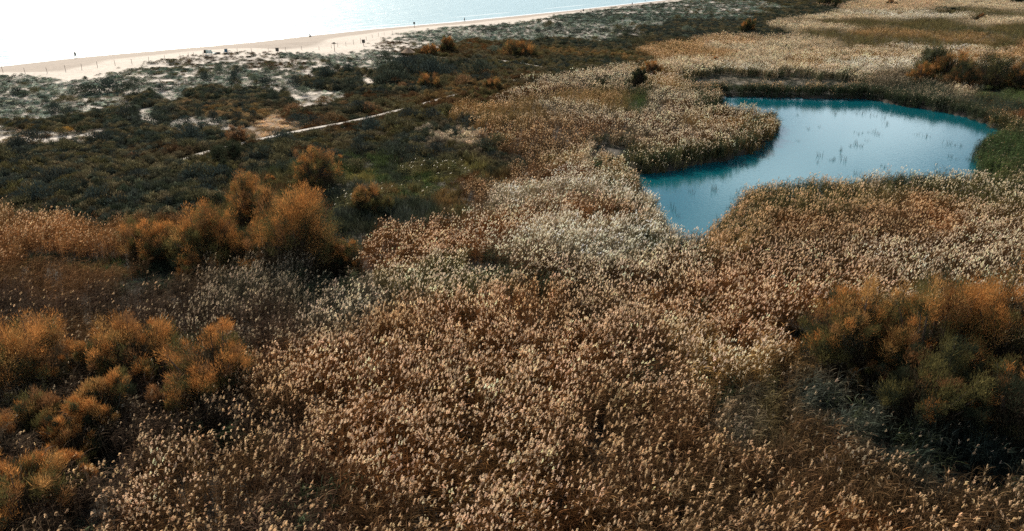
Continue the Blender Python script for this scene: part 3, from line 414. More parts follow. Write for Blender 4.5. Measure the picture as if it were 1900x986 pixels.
def reed_clump(plumed, ns=8, rad=.42, fat=1.0, blades=5):
    "reeds of height 1 (scaled per instance)"
    parts = []; a = rng.random(ns) * 6.283; r = np.sqrt(rng.random(ns)) * rad
    b = np.stack([r * np.cos(a), r * np.sin(a), 0 * a], -1); hgt = (.72 + .33 * rng.random(ns)) * 2.4
    lean = WIND * (.02 + .09 * rng.random(ns))[:, None] + rng.normal(0, .05, (ns, 3)) * (1, 1, 0)
    up = np.array((0, 0, 1.0)) + lean * .3
    v, f = ribbons(b, up, hgt, np.full(ns, .022 * fat), lean, 3); parts.append((v, f, 0))
    tip = b + up * hgt[:, None] + lean * hgt[:, None]
    nl = ns * blades; k = np.repeat(np.arange(ns), blades); t = .25 + .68 * rng.random(nl)
    lb = b[k] + up[k] * (hgt[k] * t)[:, None] + lean[k] * (hgt[k] * t * t)[:, None]
    a = rng.normal(0, 1.3, nl); d = np.stack([np.cos(a) * .55, np.sin(a) * .55, .85 + 0 * a], -1)
    ln = .38 + .25 * rng.random(nl); dr = np.stack([np.cos(a) * .35 + .1, np.sin(a) * .3, -.25 - .55 * rng.random(nl)], -1)
    v, f = ribbons(lb, d, ln, np.full(nl, .035 * fat), dr, 3); parts.append((v, f, 0))
    # plumes: a drooping tuft of fine sprays
    np_ = int(round(plumed * ns))
    if np_:
        q = 10; k = np.repeat(rng.permutation(ns)[:np_], q); m = len(k); s = np.tile(np.linspace(0, 1, q), np_)
        size = (.12 + .15 * rng.random(ns))[k] * (fat ** .25)
        axis = unit(np.stack([.35 + .2 * rng.random(ns), .1 * rng.normal(0, 1, ns), 1.0 + 0 * hgt], -1))[k]
        pb = tip[k] + axis * (s * size * .75)[:, None] - np.array((0, 0, .1))
        aa_ = rng.random(m) * 6.283; d = unit(axis * .9 + np.stack([np.cos(aa_) * .55 + .25, np.sin(aa_) * .55, 0 * aa_], -1))
        ln = size * (.62 - .25 * s) * (.8 + .4 * rng.random(m)); dr = np.stack([.25 + 0 * s, 0 * s, -.35 + 0 * s], -1)
        v, f = ribbons(pb, d, ln, np.full(m, .04) * (.8 + .4 * rng.random(m)) * fat ** .6, dr, 2); parts.append((v, f, 1))
    return join(parts)
def sprig_dome(n, rad, hgt, ln, wd, spread=.9, core=.35):
    a = rng.random(n) * 6.283; u = rng.random(n) ** .55; z = rng.random(n)
    el = np.arcsin(z) if False else z * 1.45
    lobes = 1 + .22 * np.sin(a * 3 + rng.random() * 6) + .15 * np.sin(a * 5 + 2)
    k = (core + (1 - core) * u)
    b = np.stack([np.cos(a) * np.cos(el) * rad * k * lobes, np.sin(a) * np.cos(el) * rad * k * lobes, np.sin(el) * hgt * k], -1)
    b[:, 2] = np.maximum(b[:, 2], 0)
    d = unit(b / np.array((rad, rad, hgt)) * spread + rng.normal(0, .35, (n, 3)) + (0, 0, .45))
    L_ = ln * (.6 + .8 * rng.random(n)); dr = rng.normal(0, .12, (n, 3))
    return ribbons(b, d, L_, np.full(n, wd), dr, 2)
PROT = bpy.data.collections.new('plant_kinds')
def proto(name, v, f, k, mats):
    o = bpy.data.objects.new(name, np_mesh(name, v, f, mats, k)); return o
def collect(name, objs):
    c = bpy.data.collections.new(name)
    for o in objs: c.objects.link(o)
    return c
MR = [M_leaf, M_plume]
reedN = []
for share in (0, .18, .35, .58, .9):
    for r_ in range(5): reedN.append(proto('reed_kind%02d' % len(reedN), *reed_clump(share, 8, .42, 1.0, 6), MR))
reedF = []
for share in (0, .25, .5, .75, 1.0):
    for r_ in range(5): reedF.append(proto('reed_far_kind%02d' % len(reedF), *reed_clump(share, 9, .75, 2.0, 4), MR))
CR_N, CR_F = collect('reed_kinds', reedN), collect('reed_far_kinds', reedF)
def one(v, f): return v, f, np.zeros(len(f))
scr = [proto('scrub_kind%02d' % i, *one(*sprig_dome(420, .8, 1.0, .17, .05, .7)), [M_scrub]) for i in range(4)]
cus = [proto('cushion_kind%02d' % i, *one(*sprig_dome(150, .6, .9, .15, .07, .6)), [M_scrub]) for i in range(4)]
gra = [proto('grass_kind%02d' % i, *one(*sprig_dome(90, .7, .5, .5, .03, .5, .1)), [M_scrub]) for i in range(4)]
CS, CC, CG = collect('scrub_kinds', scr), collect('cushion_kinds', cus), collect('grass_kinds', gra)
NGC = {}
def node_group(coll):
    if coll.name in NGC: return NGC[coll.name]
    g = bpy.data.node_groups.new('scatter_' + coll.name, 'GeometryNodeTree')
    g.interface.new_socket('Geometry', in_out='INPUT', socket_type='NodeSocketGeometry'); g.interface.new_socket('Geometry', in_out='OUTPUT', socket_type='NodeSocketGeometry')
    N = g.nodes.new; L = g.links.new; gi_ = N('NodeGroupInput'); go = N('NodeGroupOutput')
    ip = N('GeometryNodeInstanceOnPoints'); ci = N('GeometryNodeCollectionInfo'); ci.inputs['Collection'].default_value = coll
    ci.inputs['Separate Children'].default_value = True; ci.inputs['Reset Children'].default_value = True
    def na(nm, ty):
        n = N('GeometryNodeInputNamedAttribute'); n.data_type = ty; n.inputs[0].default_value = nm; return n.outputs[0]
    mp = N('GeometryNodeMeshToPoints')
    L(gi_.outputs[0], mp.inputs[0]); L(mp.outputs[0], ip.inputs['Points']); L(ci.outputs[0], ip.inputs['Instance']); ip.inputs['Pick Instance'].default_value = True
    L(na('kind_index', 'INT'), ip.inputs['Instance Index'])
    e = N('FunctionNodeEulerToRotation'); L(na('rot', 'FLOAT_VECTOR'), e.inputs[0]); L(e.outputs[0], ip.inputs['Rotation'])
    L(na('scl', 'FLOAT_VECTOR'), ip.inputs['Scale']); L(ip.outputs[0], go.inputs[0]); NGC[coll.name] = g; return g
def scatter(name, coll, xyz, kind, rot, scl, leafc, plumec, label, cat):
    n = len(xyz)
    if not n: return
    m = np_mesh(name, xyz, np.zeros((0, 4), int))
    def at(nm, ty, arr, key):
        a = m.attributes.new(nm, ty, 'POINT'); a.data.foreach_set(key, np.ascontiguousarray(arr).ravel())
    at('kind_index', 'INT', kind.astype(np.int32), 'value'); at('rot', 'FLOAT_VECTOR', rot.astype(np.float32), 'vector'); at('scl', 'FLOAT_VECTOR', scl.astype(np.float32), 'vector')
    at('leafc', 'FLOAT_VECTOR', leafc.astype(np.float32), 'vector'); at('plumec', 'FLOAT_VECTOR', plumec.astype(np.float32), 'vector')
    o = link(name, m); md = o.modifiers.new('scatter', 'NODES'); md.node_group = node_group(coll); tag(o, label, cat, kind='stuff'); return o

# ------------------------------------------------------------------ scatter points
# avoid building plants inside paths; paths are laid further down, defined here
walk_px = [[(340, 303), (372, 292), (395, 286), (460, 270), (520, 256), (580, 244), (640, 233), (700, 220), (780, 199), (840, 182), (900, 166), (960, 152)],
           [(700, 106), (748, 108), (790, 108), (816, 110), (860, 113), (915, 114), (960, 120), (1010, 130)]]
walks = [np.array([G(*p) for p in w]) for w in walk_px]
def walkdist(x, y):
    d = np.full(len(x), 1e9)
    for w in walks:
        for a, b in zip(w[:-1, :2], w[1:, :2]):
            ab = b - a; t = np.clip(((x - a[0]) * ab[0] + (y - a[1]) * ab[1]) / (ab @ ab), 0, 1)
            d = np.minimum(d, np.hypot(x - a[0] - t * ab[0], y - a[1] - t * ab[1]))
    return d
def sample(y0, y1, dens):
    w0 = .74 * (y1 + 14) + 8; n = int(dens * (y1 - y0) * 2 * w0)
    x = rng.uniform(-w0, w0, n); y = rng.uniform(y0, y1, n); k = np.abs(x) < .74 * (y + 14) + 8
    return x[k], y[k]
bands = [(14, 45, 4.6), (45, 70, 3.6), (70, 100, 2.6), (100, 150, 1.7), (150, 220, 1.05), (220, 320, .55), (320, 480, .3), (480, 700, .12)]
X, Y = zip(*[sample(a, b, d) for a, b, d in bands]); X = np.concatenate(X); Y = np.concatenate(Y)
near_pond = openwater(X, Y); sd_ = sdist(X, Y); keep = ~near_pond & (sd_ > beachw(X, Y) - 1)
X, Y = X[keep], Y[keep]
I, HH, DD, CA, CB = ctrl(X, Y)
K, RG = ckind[I], creg[I]
wd_ = walkdist(X, Y)
TREE_SPOTS = []
Z = terr(X, Y)
jit = lambda c, s: np.clip(c * (1 + rng.normal(0, s, (len(c), 1))) * (1 + rng.normal(0, s * .12, c.shape)), .01, .95)
reed = (K == 'R'); reed &= ~inhole(X, Y) & (wd_ > 3.0)
LAB = dict(front=('reed_bed', 'wide bed of brown reeds with pinkish feathery plumes filling the foreground', 'reeds'),
           left=('reed_bed', 'dull dark brown reeds with few plumes between the orange bushes at left', 'reeds'),
           orange=('reed_bed', 'bright orange rusty reeds in a strip along the left edge below the dark scrub', 'reeds'),
           ridge=('reed_bed', 'pale silvery cream plumed reeds running down to the narrow left tip of the pond', 'reeds'),
           bank=('reed_bed', 'golden brown plumed reeds along the near side of the pond', 'reeds'),
           spit=('reed_bed', 'tan reeds on the rounded spit that juts into the pond from the left', 'reeds'),
           upper=('reed_bed', 'golden reeds between the scrub with the boardwalk and the spit of the pond', 'reeds'),
           rows=('reed_bed', 'reeds coloured dark for shade lining the far shore of the pond', 'reeds'),  # leaf colour carries the shade of the backlit far wall
           field=('reed_bed', 'far field of cream and rusty reeds in bands beyond the pond', 'reeds'),
           green=('reed_bed', 'green reeds and grass at the right end of the pond', 'reeds'))
SPAR = np.where(Y > 150, 1, 0)
for rg, (nm, lab, cat) in LAB.items():
    for far in (0, 1):
        m_ = reed & (RG == rg) & (SPAR == far)
        if m_.sum() < (1 if far == (rg in ('field', 'rows')) else 400): continue
        x, y = X[m_], Y[m_]; n = len(x)
        patch = fbm(x * .35, y * .35, 7, 3) + .5 * (fbm(x * 1.1, y * 1.1, 10, 2) - .5)
        pd = np.clip(DD[m_] + (patch - .5) * .9 * (DD[m_] > .15), 0, 1)
        lev = np.clip(np.round(pd * 4 + rng.normal(0, .6, n)), 0, 4)
        kd = lev * 5 + rng.integers(0, 5, n)
        comb = fbm(x * .12, y * .12, 9, 3) - .5
        rot = np.stack([rng.normal(0, .09, n) - .35 * (fbm(x * .2, y * .2, 13, 2) - .5), rng.normal(0, .09, n) + .5 * comb, rng.normal(0, .6, n) + 2.5 * comb], -1)
        hs = HH[m_] / 2.4 * (.78 + .42 * fbm(x * .22, y * .22, 15, 3)) * (1 + rng.normal(0, .1, n)) * 1.02
        wsc = (1 + .12 * rng.normal(0, 1, n)) * (1 + far * np.clip((y - 220) / 250, 0, 1.2))
        hs = np.where(rng.random(n) < .1, hs * .8, hs)
        huen = fbm(x * .16, y * .16, 2, 3)[:, None]
        lc = CB[m_] * (1 + (huen - .5) * .7 * np.array((1.2, .8, .6)))
        scatter(nm, CR_F if far else CR_N, np.stack([x, y, Z[m_]], -1), kd, rot, np.stack([wsc, wsc, hs], -1), jit(lc, .2), jit(CA[m_], .2),
                lab + (' further off' if far and rg not in ('field', 'rows') else ''), cat)
# dense green stems, coloured dark to paint shaded walls along the open edges of the reed beds: the water's edge and the rims of the hollows
pond_out = offset_poly(pond, 3.8)
ex = np.concatenate([sample(60, 175, 3.0), sample(24, 60, 3.0)], 1); ex, ey = ex[0], ex[1]
wet_edge = inpoly(ex, ey, pond_out) & ~openwater(ex, ey); rim = inhole(ex, ey, 1.35) & ~inhole(ex, ey, 1.0) & ~inpond(ex, ey)
for m_, lab in ((wet_edge, 'green reed stems darkened for shade at the waterline all round the pond'), (rim, 'green reed stems darkened for shade round the rims of the hollows in the reed beds')):
    x, y = ex[m_], ey[m_]; ii, h_, d_, a_, b_ = ctrl(x, y); ok = (ckind[ii] == 'R'); x, y, h_ = x[ok], y[ok], h_[ok]; n = len(x)
    hs = h_ / 2.4 * (.74 + .28 * fbm(x * .3, y * .3, 15, 3)) * (1 + rng.normal(0, .08, n))
    scatter('reed_edge', CR_N, np.stack([x, y, terr(x, y)], -1), rng.integers(0, 8, n), np.stack([rng.normal(0, .07, n), rng.normal(0, .07, n), rng.normal(0, .8, n)], -1), np.stack([np.full(n, 1.15), np.full(n, 1.15), hs], -1),
            jit(np.tile((.034, .042, .022), (n, 1)), .3), jit(np.tile((.6, .5, .36), (n, 1)), .2), lab, 'reeds')
# lone white seed heads over the grassy hollow
sx, sy = [], []
for (qx, qy, rx, ry, k) in ((810, 312, 70, 16, 34), (640, 372, 45, 18, 16), (740, 350, 60, 14, 8), (570, 345, 40, 16, 10), (900, 225, 70, 40, 60)):
    for _ in range(k):
        a_ = rng.random() * 6.28; r_ = math.sqrt(rng.random()); p = unp(qx + rx * r_ * math.cos(a_), qy + ry * r_ * math.sin(a_), 1.4); sx.append(p[0]); sy.append(p[1])
sx, sy = np.array(sx), np.array(sy); n = len(sx)
scatter('seed_heads', CR_N, np.stack([sx, sy, terr(sx, sy)], -1), rng.integers(5, 10, n), np.stack([rng.normal(0, .06, n), rng.normal(0, .06, n), rng.normal(0, .5, n)], -1), np.stack([np.full(n, 1.3), np.full(n, 1.3), .55 + .2 * rng.random(n)], -1),
        jit(np.tile((.10, .09, .04), (n, 1)), .3), np.tile((.9, .84, .72), (n, 1)), 'scattered thin reeds with white seed heads over the dark grassy hollow', 'reeds')
# dark undergrowth in hollows
# scrub, cushions, meadow : denser own samples
bands2 = [(30, 60, 1.6), (60, 90, 2.3), (90, 130, 2.3), (130, 180, 2.2), (180, 240, 1.5), (240, 340, .8), (340, 520, .35)]
X, Y = zip(*[sample(a, b, d) for a, b, d in bands2]); X = np.concatenate(X); Y = np.concatenate(Y)
keep = ~inpond(X, Y) & (sdist(X, Y) > beachw(X, Y) - 3 + rng.normal(0, 2, len(X))); X, Y = X[keep], Y[keep]
I, HH, DD, CA, CB = ctrl(X, Y); K, RG = ckind[I], creg[I]; Z = terr(X, Y); wd_ = walkdist(X, Y)
pick = fbm(X * .45, Y * .45, 3, 3) + rng.normal(0, .07, len(X)) > .5
COL = np.where(pick[:, None], CA, CB); dry = (RG == 'scrub') & (fbm(X * .7, Y * .7, 14, 3) + rng.normal(0, .06, len(X)) > .57); COL = np.where(dry[:, None], np.array((.12, .10, .055)), COL)
cov = fbm(X * .6, Y * .6, 12, 3); dk = (K == 'C') & (rng.random(len(X)) < .33); COL = np.where(dk[:, None], np.array((.062, .075, .055)), COL)
def sel(m_, nm, coll, hmul, wmul, lab, cat):
    x, y = X[m_], Y[m_]; n = len(x)
    if n == 0: return
    rot = np.stack([rng.normal(0, .1, n), rng.normal(0, .1, n), rng.random(n) * 6.28], -1)
    far = 1 + np.clip((y - 180) / 160, 0, 2.0)
    hs = HH[m_] * hmul * (.6 + .8 * fbm(x * .3, y * .3, 5, 2)) * (1 + rng.normal(0, .15, n)); ws = wmul * (1 + rng.normal(0, .2, n)) * far ** .8
    scatter(nm, coll, np.stack([x, y, Z[m_]], -1), rng.integers(0, 4, n), rot, np.stack([ws, ws, hs], -1), jit(COL[m_], .38 if nm == 'dune_plants' else .24), COL[m_], lab, cat)
path = (wd_ > 1.0)
sel((K == 'C') & (cov < .34 + .42 * DD) & path, 'dune_plants', CC, 1.1, 1.0, 'low grey green cushion plants dotted over the pale dune sand', 'dune plants')
sel((RG == 'scrub') & (cov < .35 + .5 * DD) & path, 'dark_scrub', CS, 1.25, 1.05, 'dark blue green scrub carpet behind the dunes and round the boardwalk', 'scrub')
sel((RG == 'mixed') & path, 'mixed_scrub', CS, 1.25, 1.0, 'lighter olive and grey scrub between the boardwalk and the plumed reeds', 'scrub')
sel((RG == 'bare') & (cov < .8) & path, 'dry_grass', CG, 1.2, .8, 'thin tawny dry grass on the bare clearing above the boardwalk', 'grass')
sel((RG == 'meadow') & path, 'meadow_grass', CG, 2.4, 1.0, 'short green and yellow grass in the hollow beside the orange bushes', 'grass')
# rushes and stalks inside the dark hollows
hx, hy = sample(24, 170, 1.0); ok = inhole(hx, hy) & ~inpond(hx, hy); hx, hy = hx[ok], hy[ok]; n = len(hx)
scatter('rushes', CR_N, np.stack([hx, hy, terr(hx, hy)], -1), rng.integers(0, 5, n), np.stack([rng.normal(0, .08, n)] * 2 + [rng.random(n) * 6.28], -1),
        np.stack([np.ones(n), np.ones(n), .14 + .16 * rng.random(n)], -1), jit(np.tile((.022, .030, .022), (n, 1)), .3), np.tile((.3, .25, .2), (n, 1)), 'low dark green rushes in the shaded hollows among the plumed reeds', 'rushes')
# ------------------------------------------------------------------ tamarisk bushes and trees
ORG = np.array((.45, .205, .062)); OLV = np.array((.13, .11, .04)); DKG = np.array((.036, .042, .024)); YEL = np.array((.43, .235, .08)); BRN = np.array((.24, .12, .05)); GRY = np.array((.12, .13, .08))
def crown(Rx, Ry, Hh, seed, cols, wts, np_=60, per=170):
    "feathery sprays: tall narrow tufts in groups, so the outline is ragged and dark gaps stay between the groups"
    r = np.random.default_rng(seed); ng = max(5, np_ // 8)
    ga = r.random(ng) * 6.283; ge = np.arcsin(r.random(ng) ** .9); gk = .62 + .38 * r.random(ng)
    gc = np.stack([np.cos(ga) * np.cos(ge) * Rx * .85 * gk, np.sin(ga) * np.cos(ge) * Ry * .85 * gk, Hh * (.14 + .70 * np.sin(ge) * gk)], -1)
    gi_ = r.integers(0, ng, np_); gr = min(Rx, Hh) * (.22 + .16 * r.random(ng))
    c = gc[gi_] + unit(r.normal(0, 1, (np_, 3)) + (0, 0, .3)) * (gr[gi_] * (.3 + .68 * r.random(np_)))[:, None]
    c[:, 2] = np.clip(c[:, 2], .12 * Hh, Hh * .93)
    pr = min(Rx, Hh) * (.08 + .11 * r.random(np_))
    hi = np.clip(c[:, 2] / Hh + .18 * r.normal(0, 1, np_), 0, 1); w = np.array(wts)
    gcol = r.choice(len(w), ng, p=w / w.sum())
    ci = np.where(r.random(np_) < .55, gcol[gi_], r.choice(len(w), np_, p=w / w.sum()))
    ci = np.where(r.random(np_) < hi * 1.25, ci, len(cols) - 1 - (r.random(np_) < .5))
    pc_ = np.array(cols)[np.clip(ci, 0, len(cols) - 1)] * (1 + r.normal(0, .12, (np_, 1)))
    n = np_ * per; i = np.repeat(np.arange(np_), per)
    q = unit(r.normal(0, 1, (n, 3)) + (0, 0, .25)); rad = r.random(n) ** .6
    tall = 1.25 + .7 * r.random(np_); flow = unit(unit(c) * .55 + (0.12, 0, .75) + r.normal(0, .15, (np_, 3)))
    b = c[i] + q * (pr[i] * rad)[:, None] * (1, 1, .8) + flow[i] * ((r.random(n) - .35) * pr[i] * tall[i])[:, None]; b[:, 2] = np.maximum(b[:, 2], .12)
    d = unit(flow[i] * 1.1 + q * .55 + r.normal(0, .28, (n, 3)))
    ln = (.10 + .2 * r.random(n)) * (.8 + pr[i] * .3); side = unit(r.normal(0, 1, (n, 3)))
    v, f = ribbons(b, d, ln, .022 + .034 * r.random(n), r.normal(0, .1, (n, 3)) - (0, 0, .08), 1, side)
    col = np.repeat(pc_[i] * (1 + r.normal(0, .15, (n, 1))), 4, 0)
    # dense bare twigs inside, a dark core added to block light through the crown
    m = int(np_ * per * .16); q = unit(r.normal(0, 1, (m, 3))); q[:, 2] = np.abs(q[:, 2]); b = q * (r.random(m) ** .45)[:, None] * (Rx * .72, Ry * .72, Hh * .66); b[:, 2] = np.maximum(b[:, 2] * (.9 + .2 * r.random(m)), .1)
    d = unit(q * .5 + (0, 0, .8) + r.normal(0, .4, (m, 3))); v2, f2 = ribbons(b, d, .25 + .3 * r.random(m), .05 + .06 * r.random(m), r.normal(0, .1, (m, 3)), 1, unit(r.normal(0, 1, (m, 3))))
    col = np.concatenate([col, np.repeat(np.array((.055, .042, .026)) * (1 + r.normal(0, .2, (m, 1))), 4, 0)]); f = np.concatenate([f, f2 + len(v)]); v = np.concatenate([v, v2])
    return v, f, np.clip(col, .01, .9), c, pr
def tree(name, cat, lab, px, py, wpx, topy, cols, wts, seed, group=None, dens=1.0, depth=1.0, bare=False, kindlimb=7):
    topy = topy - (py - topy) * .10; wpx = wpx * 1.08
    x, y, z = G(px, py); dist = math.hypot(y, 0)
    dep = PITCH - math.atan((CY - topy) / F); Hh = max(.8, H - y * math.tan(dep) - z)
    sl_ = math.hypot(y * ct + (H - z) * st, 0); Rr = wpx / 2 * sl_ / F
    root = empty(name, (x, y, z - .05)); tag(root, lab, cat, group)
    npf = int(np.clip(60 + 9 * Rr * Rr * dens + Hh * 8, 60, 330)); per = 250 if sl_ < 75 else (130 if sl_ < 120 else 85)
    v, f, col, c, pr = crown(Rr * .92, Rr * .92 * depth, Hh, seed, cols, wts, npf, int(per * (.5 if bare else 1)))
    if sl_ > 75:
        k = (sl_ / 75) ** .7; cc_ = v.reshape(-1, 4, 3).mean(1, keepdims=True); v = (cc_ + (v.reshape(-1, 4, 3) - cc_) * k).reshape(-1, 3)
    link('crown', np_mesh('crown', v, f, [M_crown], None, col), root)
    rr = random.Random(seed); mb = MB(); r0 = .05 + Hh * .018
    for j in range(rr.randint(3, 5)):
        a = rr.random() * 6.28; mb.tube([(0.15 * math.cos(a), .15 * math.sin(a), 0), (.25 * math.cos(a) * 1.5, .25 * math.sin(a) * 1.5, Hh * .2), (Rr * .25 * math.cos(a), Rr * .25 * math.sin(a), Hh * .42)], [r0, r0 * .8, r0 * .5], 6)
    mb.build('trunk', M_bark, root, True)
    mb = MB()
    order = sorted(range(len(c)), key=lambda i: -c[i][2])[:: max(1, len(c) // (kindlimb * 5))]
    for i in order:
        e = Vector(c[i]); a = math.atan2(e.y, e.x); s = Vector((Rr * .22 * math.cos(a), Rr * .22 * math.sin(a), min(Hh * .38, e.z * .7))); mid = (s + e) / 2 + Vector((0, 0, -.12 * Hh * .5))
        mb.tube([(0.1 * math.cos(a), .1 * math.sin(a), Hh * .1), s, mid, e + Vector((0, 0, pr[i] * .6))], [r0 * .55, r0 * .45, r0 * .3, r0 * .1], 4, False)
    mb.build('branch', M_bark, root, True)
    return root
AUT = [ORG, YEL, BRN, OLV, DKG]
tt = [
 ('tamarisk_bush', 'round orange tamarisk standing alone just below the boardwalk', 588, 352, 104, 262, AUT, (5, 1, 3, 1, .5), 11),
 ('tamarisk_bush', 'largest rust orange tamarisk at the right end of the left cluster, dark shade beneath', 556, 505, 210, 356, AUT, (4, 1, 4, 2, 1), 12),
 ('tamarisk_bush', 'orange brown tamarisk at the back of the left cluster, behind the largest one', 470, 440, 120, 325, AUT, (4, 1, 4, 2, .5), 13),
 ('tamarisk_bush', 'broad orange tamarisk in the middle of the left cluster, left of the largest one', 395, 490, 180, 385, AUT, (4, 1, 3, 2, .5), 14),
 ('tamarisk_bush', 'low reddish tamarisk at the left end of the left cluster beside the orange reeds', 295, 482, 130, 400, AUT, (4, 1, 4, 1, .5), 15),
 ('tamarisk_bush', 'small ragged orange shrub in front of the left cluster beside the brown reeds', 370, 520, 90, 478, AUT, (4, 1, 3, 1, .5), 16),
 ('tamarisk_bush', 'low yellowish orange shrub in the grassy hollow right of the left cluster', 690, 400, 90, 345, AUT, (2, 3, 2, 4, .5), 17),
 ('tamarisk_bush', 'dense rust orange tamarisk beside the pale foreground reeds, halfway down the left side', 400, 755, 200, 612, AUT, (5, 1, 3, 1.5, 1), 21),
 ('tamarisk_bush', 'feathery orange tamarisk behind the yellow one in the lower left thicket', 270, 715, 190, 592, AUT, (5, 2, 2, 1, .5), 22),
 ('tamarisk_bush', 'bright yellow orange tamarisk in the middle of the lower left thicket', 205, 810, 150, 695, AUT, (3, 5, 1, .6, .4), 23),
 ('tamarisk_bush', 'orange tamarisk at the left edge above the bottom corner bush', 50, 730, 260, 606, AUT, (5, 1, 3, 1.5, .5), 24),
 ('tamarisk_bush', 'deep orange tamarisk filling the bottom left corner', 40, 985, 240, 845, AUT, (4, 3, 2, 1, .5), 25),
 ('tamarisk_bush', 'small orange bush just above the bottom corner bush at the left edge', 140, 860, 110, 775, AUT, (5, 2, 2, 1, .5), 26),
 ('tamarisk_bush', 'tawny low bush between the two orange bushes at the left edge', 60, 830, 150, 745, AUT, (2, 1, 5, 2, .5), 27),
 ('tamarisk_bush', 'rounded orange and green tamarisk at the left end of the big right thicket', 1560, 705, 190, 500, AUT, (3, 1, 2, 3, 2), 31),
 ('tamarisk_bush', 'broad orange topped tamarisk in the middle of the big right thicket', 1700, 720, 250, 505, AUT, (4, 2, 2, 2, 1.5), 32),
 ('tamarisk_bush', 'tall orange crowned tamarisk at the right edge of the big right thicket', 1850, 722, 270, 482, AUT, (4, 2, 2, 2, 1.5), 33),
 ('tamarisk_bush', 'dark green shaded tamarisk low in front of the big right thicket', 1710, 800, 230, 640, AUT, (1, .3, 1, 3, 3), 34),
 ('tamarisk_bush', 'dark green and orange tamarisk at the lower right of the big right thicket', 1870, 830, 230, 630, AUT, (2, .5, 1, 3, 3), 35),
 ('tamarisk_bush', 'small orange tipped bush at the front foot of the big right thicket', 1610, 745, 90, 672, AUT, (3, 1, 1, 3, 1), 36),
 ('tamarisk_bush', 'loose orange shrub joining the two left bushes of the lower left thicket', 170, 720, 120, 640, AUT, (5, 1, 3, 2, .5), 81),
 ('tamarisk_bush', 'low orange brown shrub below the dense rust tamarisk, above the foreground reeds', 320, 790, 120, 715, AUT, (4, 1, 4, 2, 1), 82),
 ('tamarisk_bush', 'orange shrub between the yellow orange tamarisk and the bottom corner bush', 130, 930, 110, 840, AUT, (5, 2, 2, 1, .5), 83),
 ('tamarisk_bush', 'low ragged rust shrub at the right foot of the largest left cluster tamarisk', 640, 505, 90, 440, AUT, (3, 1, 4, 3, 1), 84),
 ('tamarisk_bush', 'thin orange brown shrub between the middle and largest left cluster tamarisks', 470, 495, 120, 425, AUT, (4, 1, 3, 2, .5), 85),
 ('round_tree', 'grey green rounded tree rising above the bushes beyond the right end of the pond', 1722, 150, 72, 80, [GRY, OLV, DKG], (4, 2, 2), 41),
 ('bush', 'rusty bush at the foot of the grey green tree beyond the pond', 1706, 160, 56, 114, AUT, (4, 1, 4, 1, .3), 42),
 ('bush', 'orange brown bush right of the grey green tree beyond the pond', 1765, 156, 84, 96, AUT, (3, 1, 4, 2, 1), 43),
 ('bush', 'large dark green bush beyond the right end of the pond', 1835, 164, 112, 100, [DKG, OLV, DKG], (4, 1, 2), 44),
 ('bush', 'dark green bush between the rusty bush and the largest dark bush beyond the pond', 1782, 168, 78, 112, [DKG, OLV, BRN, DKG], (4, 1, 1, 2), 45),
 ('bush', 'orange bush at the far right edge beyond the pond', 1890, 170, 64, 110, AUT, (4, 1, 3, 1, 1), 46),
 ('round_tree', 'very dark round tree at the top edge above the far field', 1538, 14, 56, -14, [DKG, OLV, DKG], (4, 1, 2), 51),
 ('bush', 'small brownish bush on the far field below the top edge', 1652, 14, 24, 2, [BRN, OLV, DKG], (4, 1, 1), 52),
 ('bush', 'dark purple brown bush on the far field near the right edge', 1818, 39, 20, 26, [BRN, DKG, DKG], (2, 1, 2), 53),
 ('bush', 'teal green bush in the top right corner', 1892, 10, 34, -6, [DKG, GRY, DKG], (3, 2, 1), 54),
 ('bush', 'long low dark bush at the back of the far field', 1760, 23, 70, 14, [DKG, GRY, DKG], (3, 2, 1), 55),
 ('tamarisk_bush', 'brown upright tamarisk on the far dunes above the upper boardwalk', 830, 100, 38, 66, AUT, (1, .5, 5, 2, 1), 61),
 ('bush', 'low rusty bush left of the upright tamarisk on the far dunes', 800, 104, 40, 84, AUT, (4, 1, 3, 1, .5), 62),
 ('bush', 'brown spreading bush right of the upright tamarisk beside the upper boardwalk', 965, 108, 76, 78, AUT, (1, 1, 5, 2, 1), 63),
 ('tamarisk_bush', 'orange brown round bush behind the pale reeds above the spit', 1206, 148, 44, 114, AUT, (2, 1, 5, 1, 1), 64),
 ('bush', 'dark green upright bush among pale reeds above the spit', 1184, 162, 34, 126, [DKG, DKG, OLV], (4, 1, 1), 65),
 ('bush', 'olive brown bush in the dark far scrub left of the far field', 1388, 62, 34, 36, AUT, (1, .5, 4, 3, 1), 66),
 ('bush', 'tiny reddish bush among the pale reeds above the pond', 1326, 124, 16, 104, [ORG, BRN, BRN], (4, 1, 1), 67),
 ('bush', 'orange brown bush in the dark scrub above the end of the boardwalk', 796, 166, 50, 136, AUT, (3, 1, 4, 1, .5), 68),
 ('bush', 'rusty bush beside the upper end of the long boardwalk', 914, 172, 42, 148, AUT, (3, .5, 5, 1, .5), 69),
 ('bare_bush', 'bare tan twiggy bush on the clearing above the lower end of the boardwalk', 437, 266, 44, 226, [np.array((.36, .22, .12)), BRN, BRN], (3, 1, 1), 70),
 ('bush', 'large dark green bush beside the lower end of the boardwalk', 428, 304, 80, 268, [DKG, DKG, DKG], (3, 1, 1), 71),
 ('bush', 'very dark round bush just below the lower end of the boardwalk', 412, 335, 56, 302, [DKG, DKG, OLV], (3, 1, 1), 72),
 ('tamarisk_bush', 'small yellow orange bush in the scrub just left of the lone orange tamarisk', 500, 350, 40, 325, AUT, (3, 3, 1, 2, .5), 73),
 ('tamarisk_bush', 'flat orange shrub immediately right of the lone orange tamarisk', 635, 304, 34, 290, AUT, (5, 1, 1, 1, .5), 74),
]
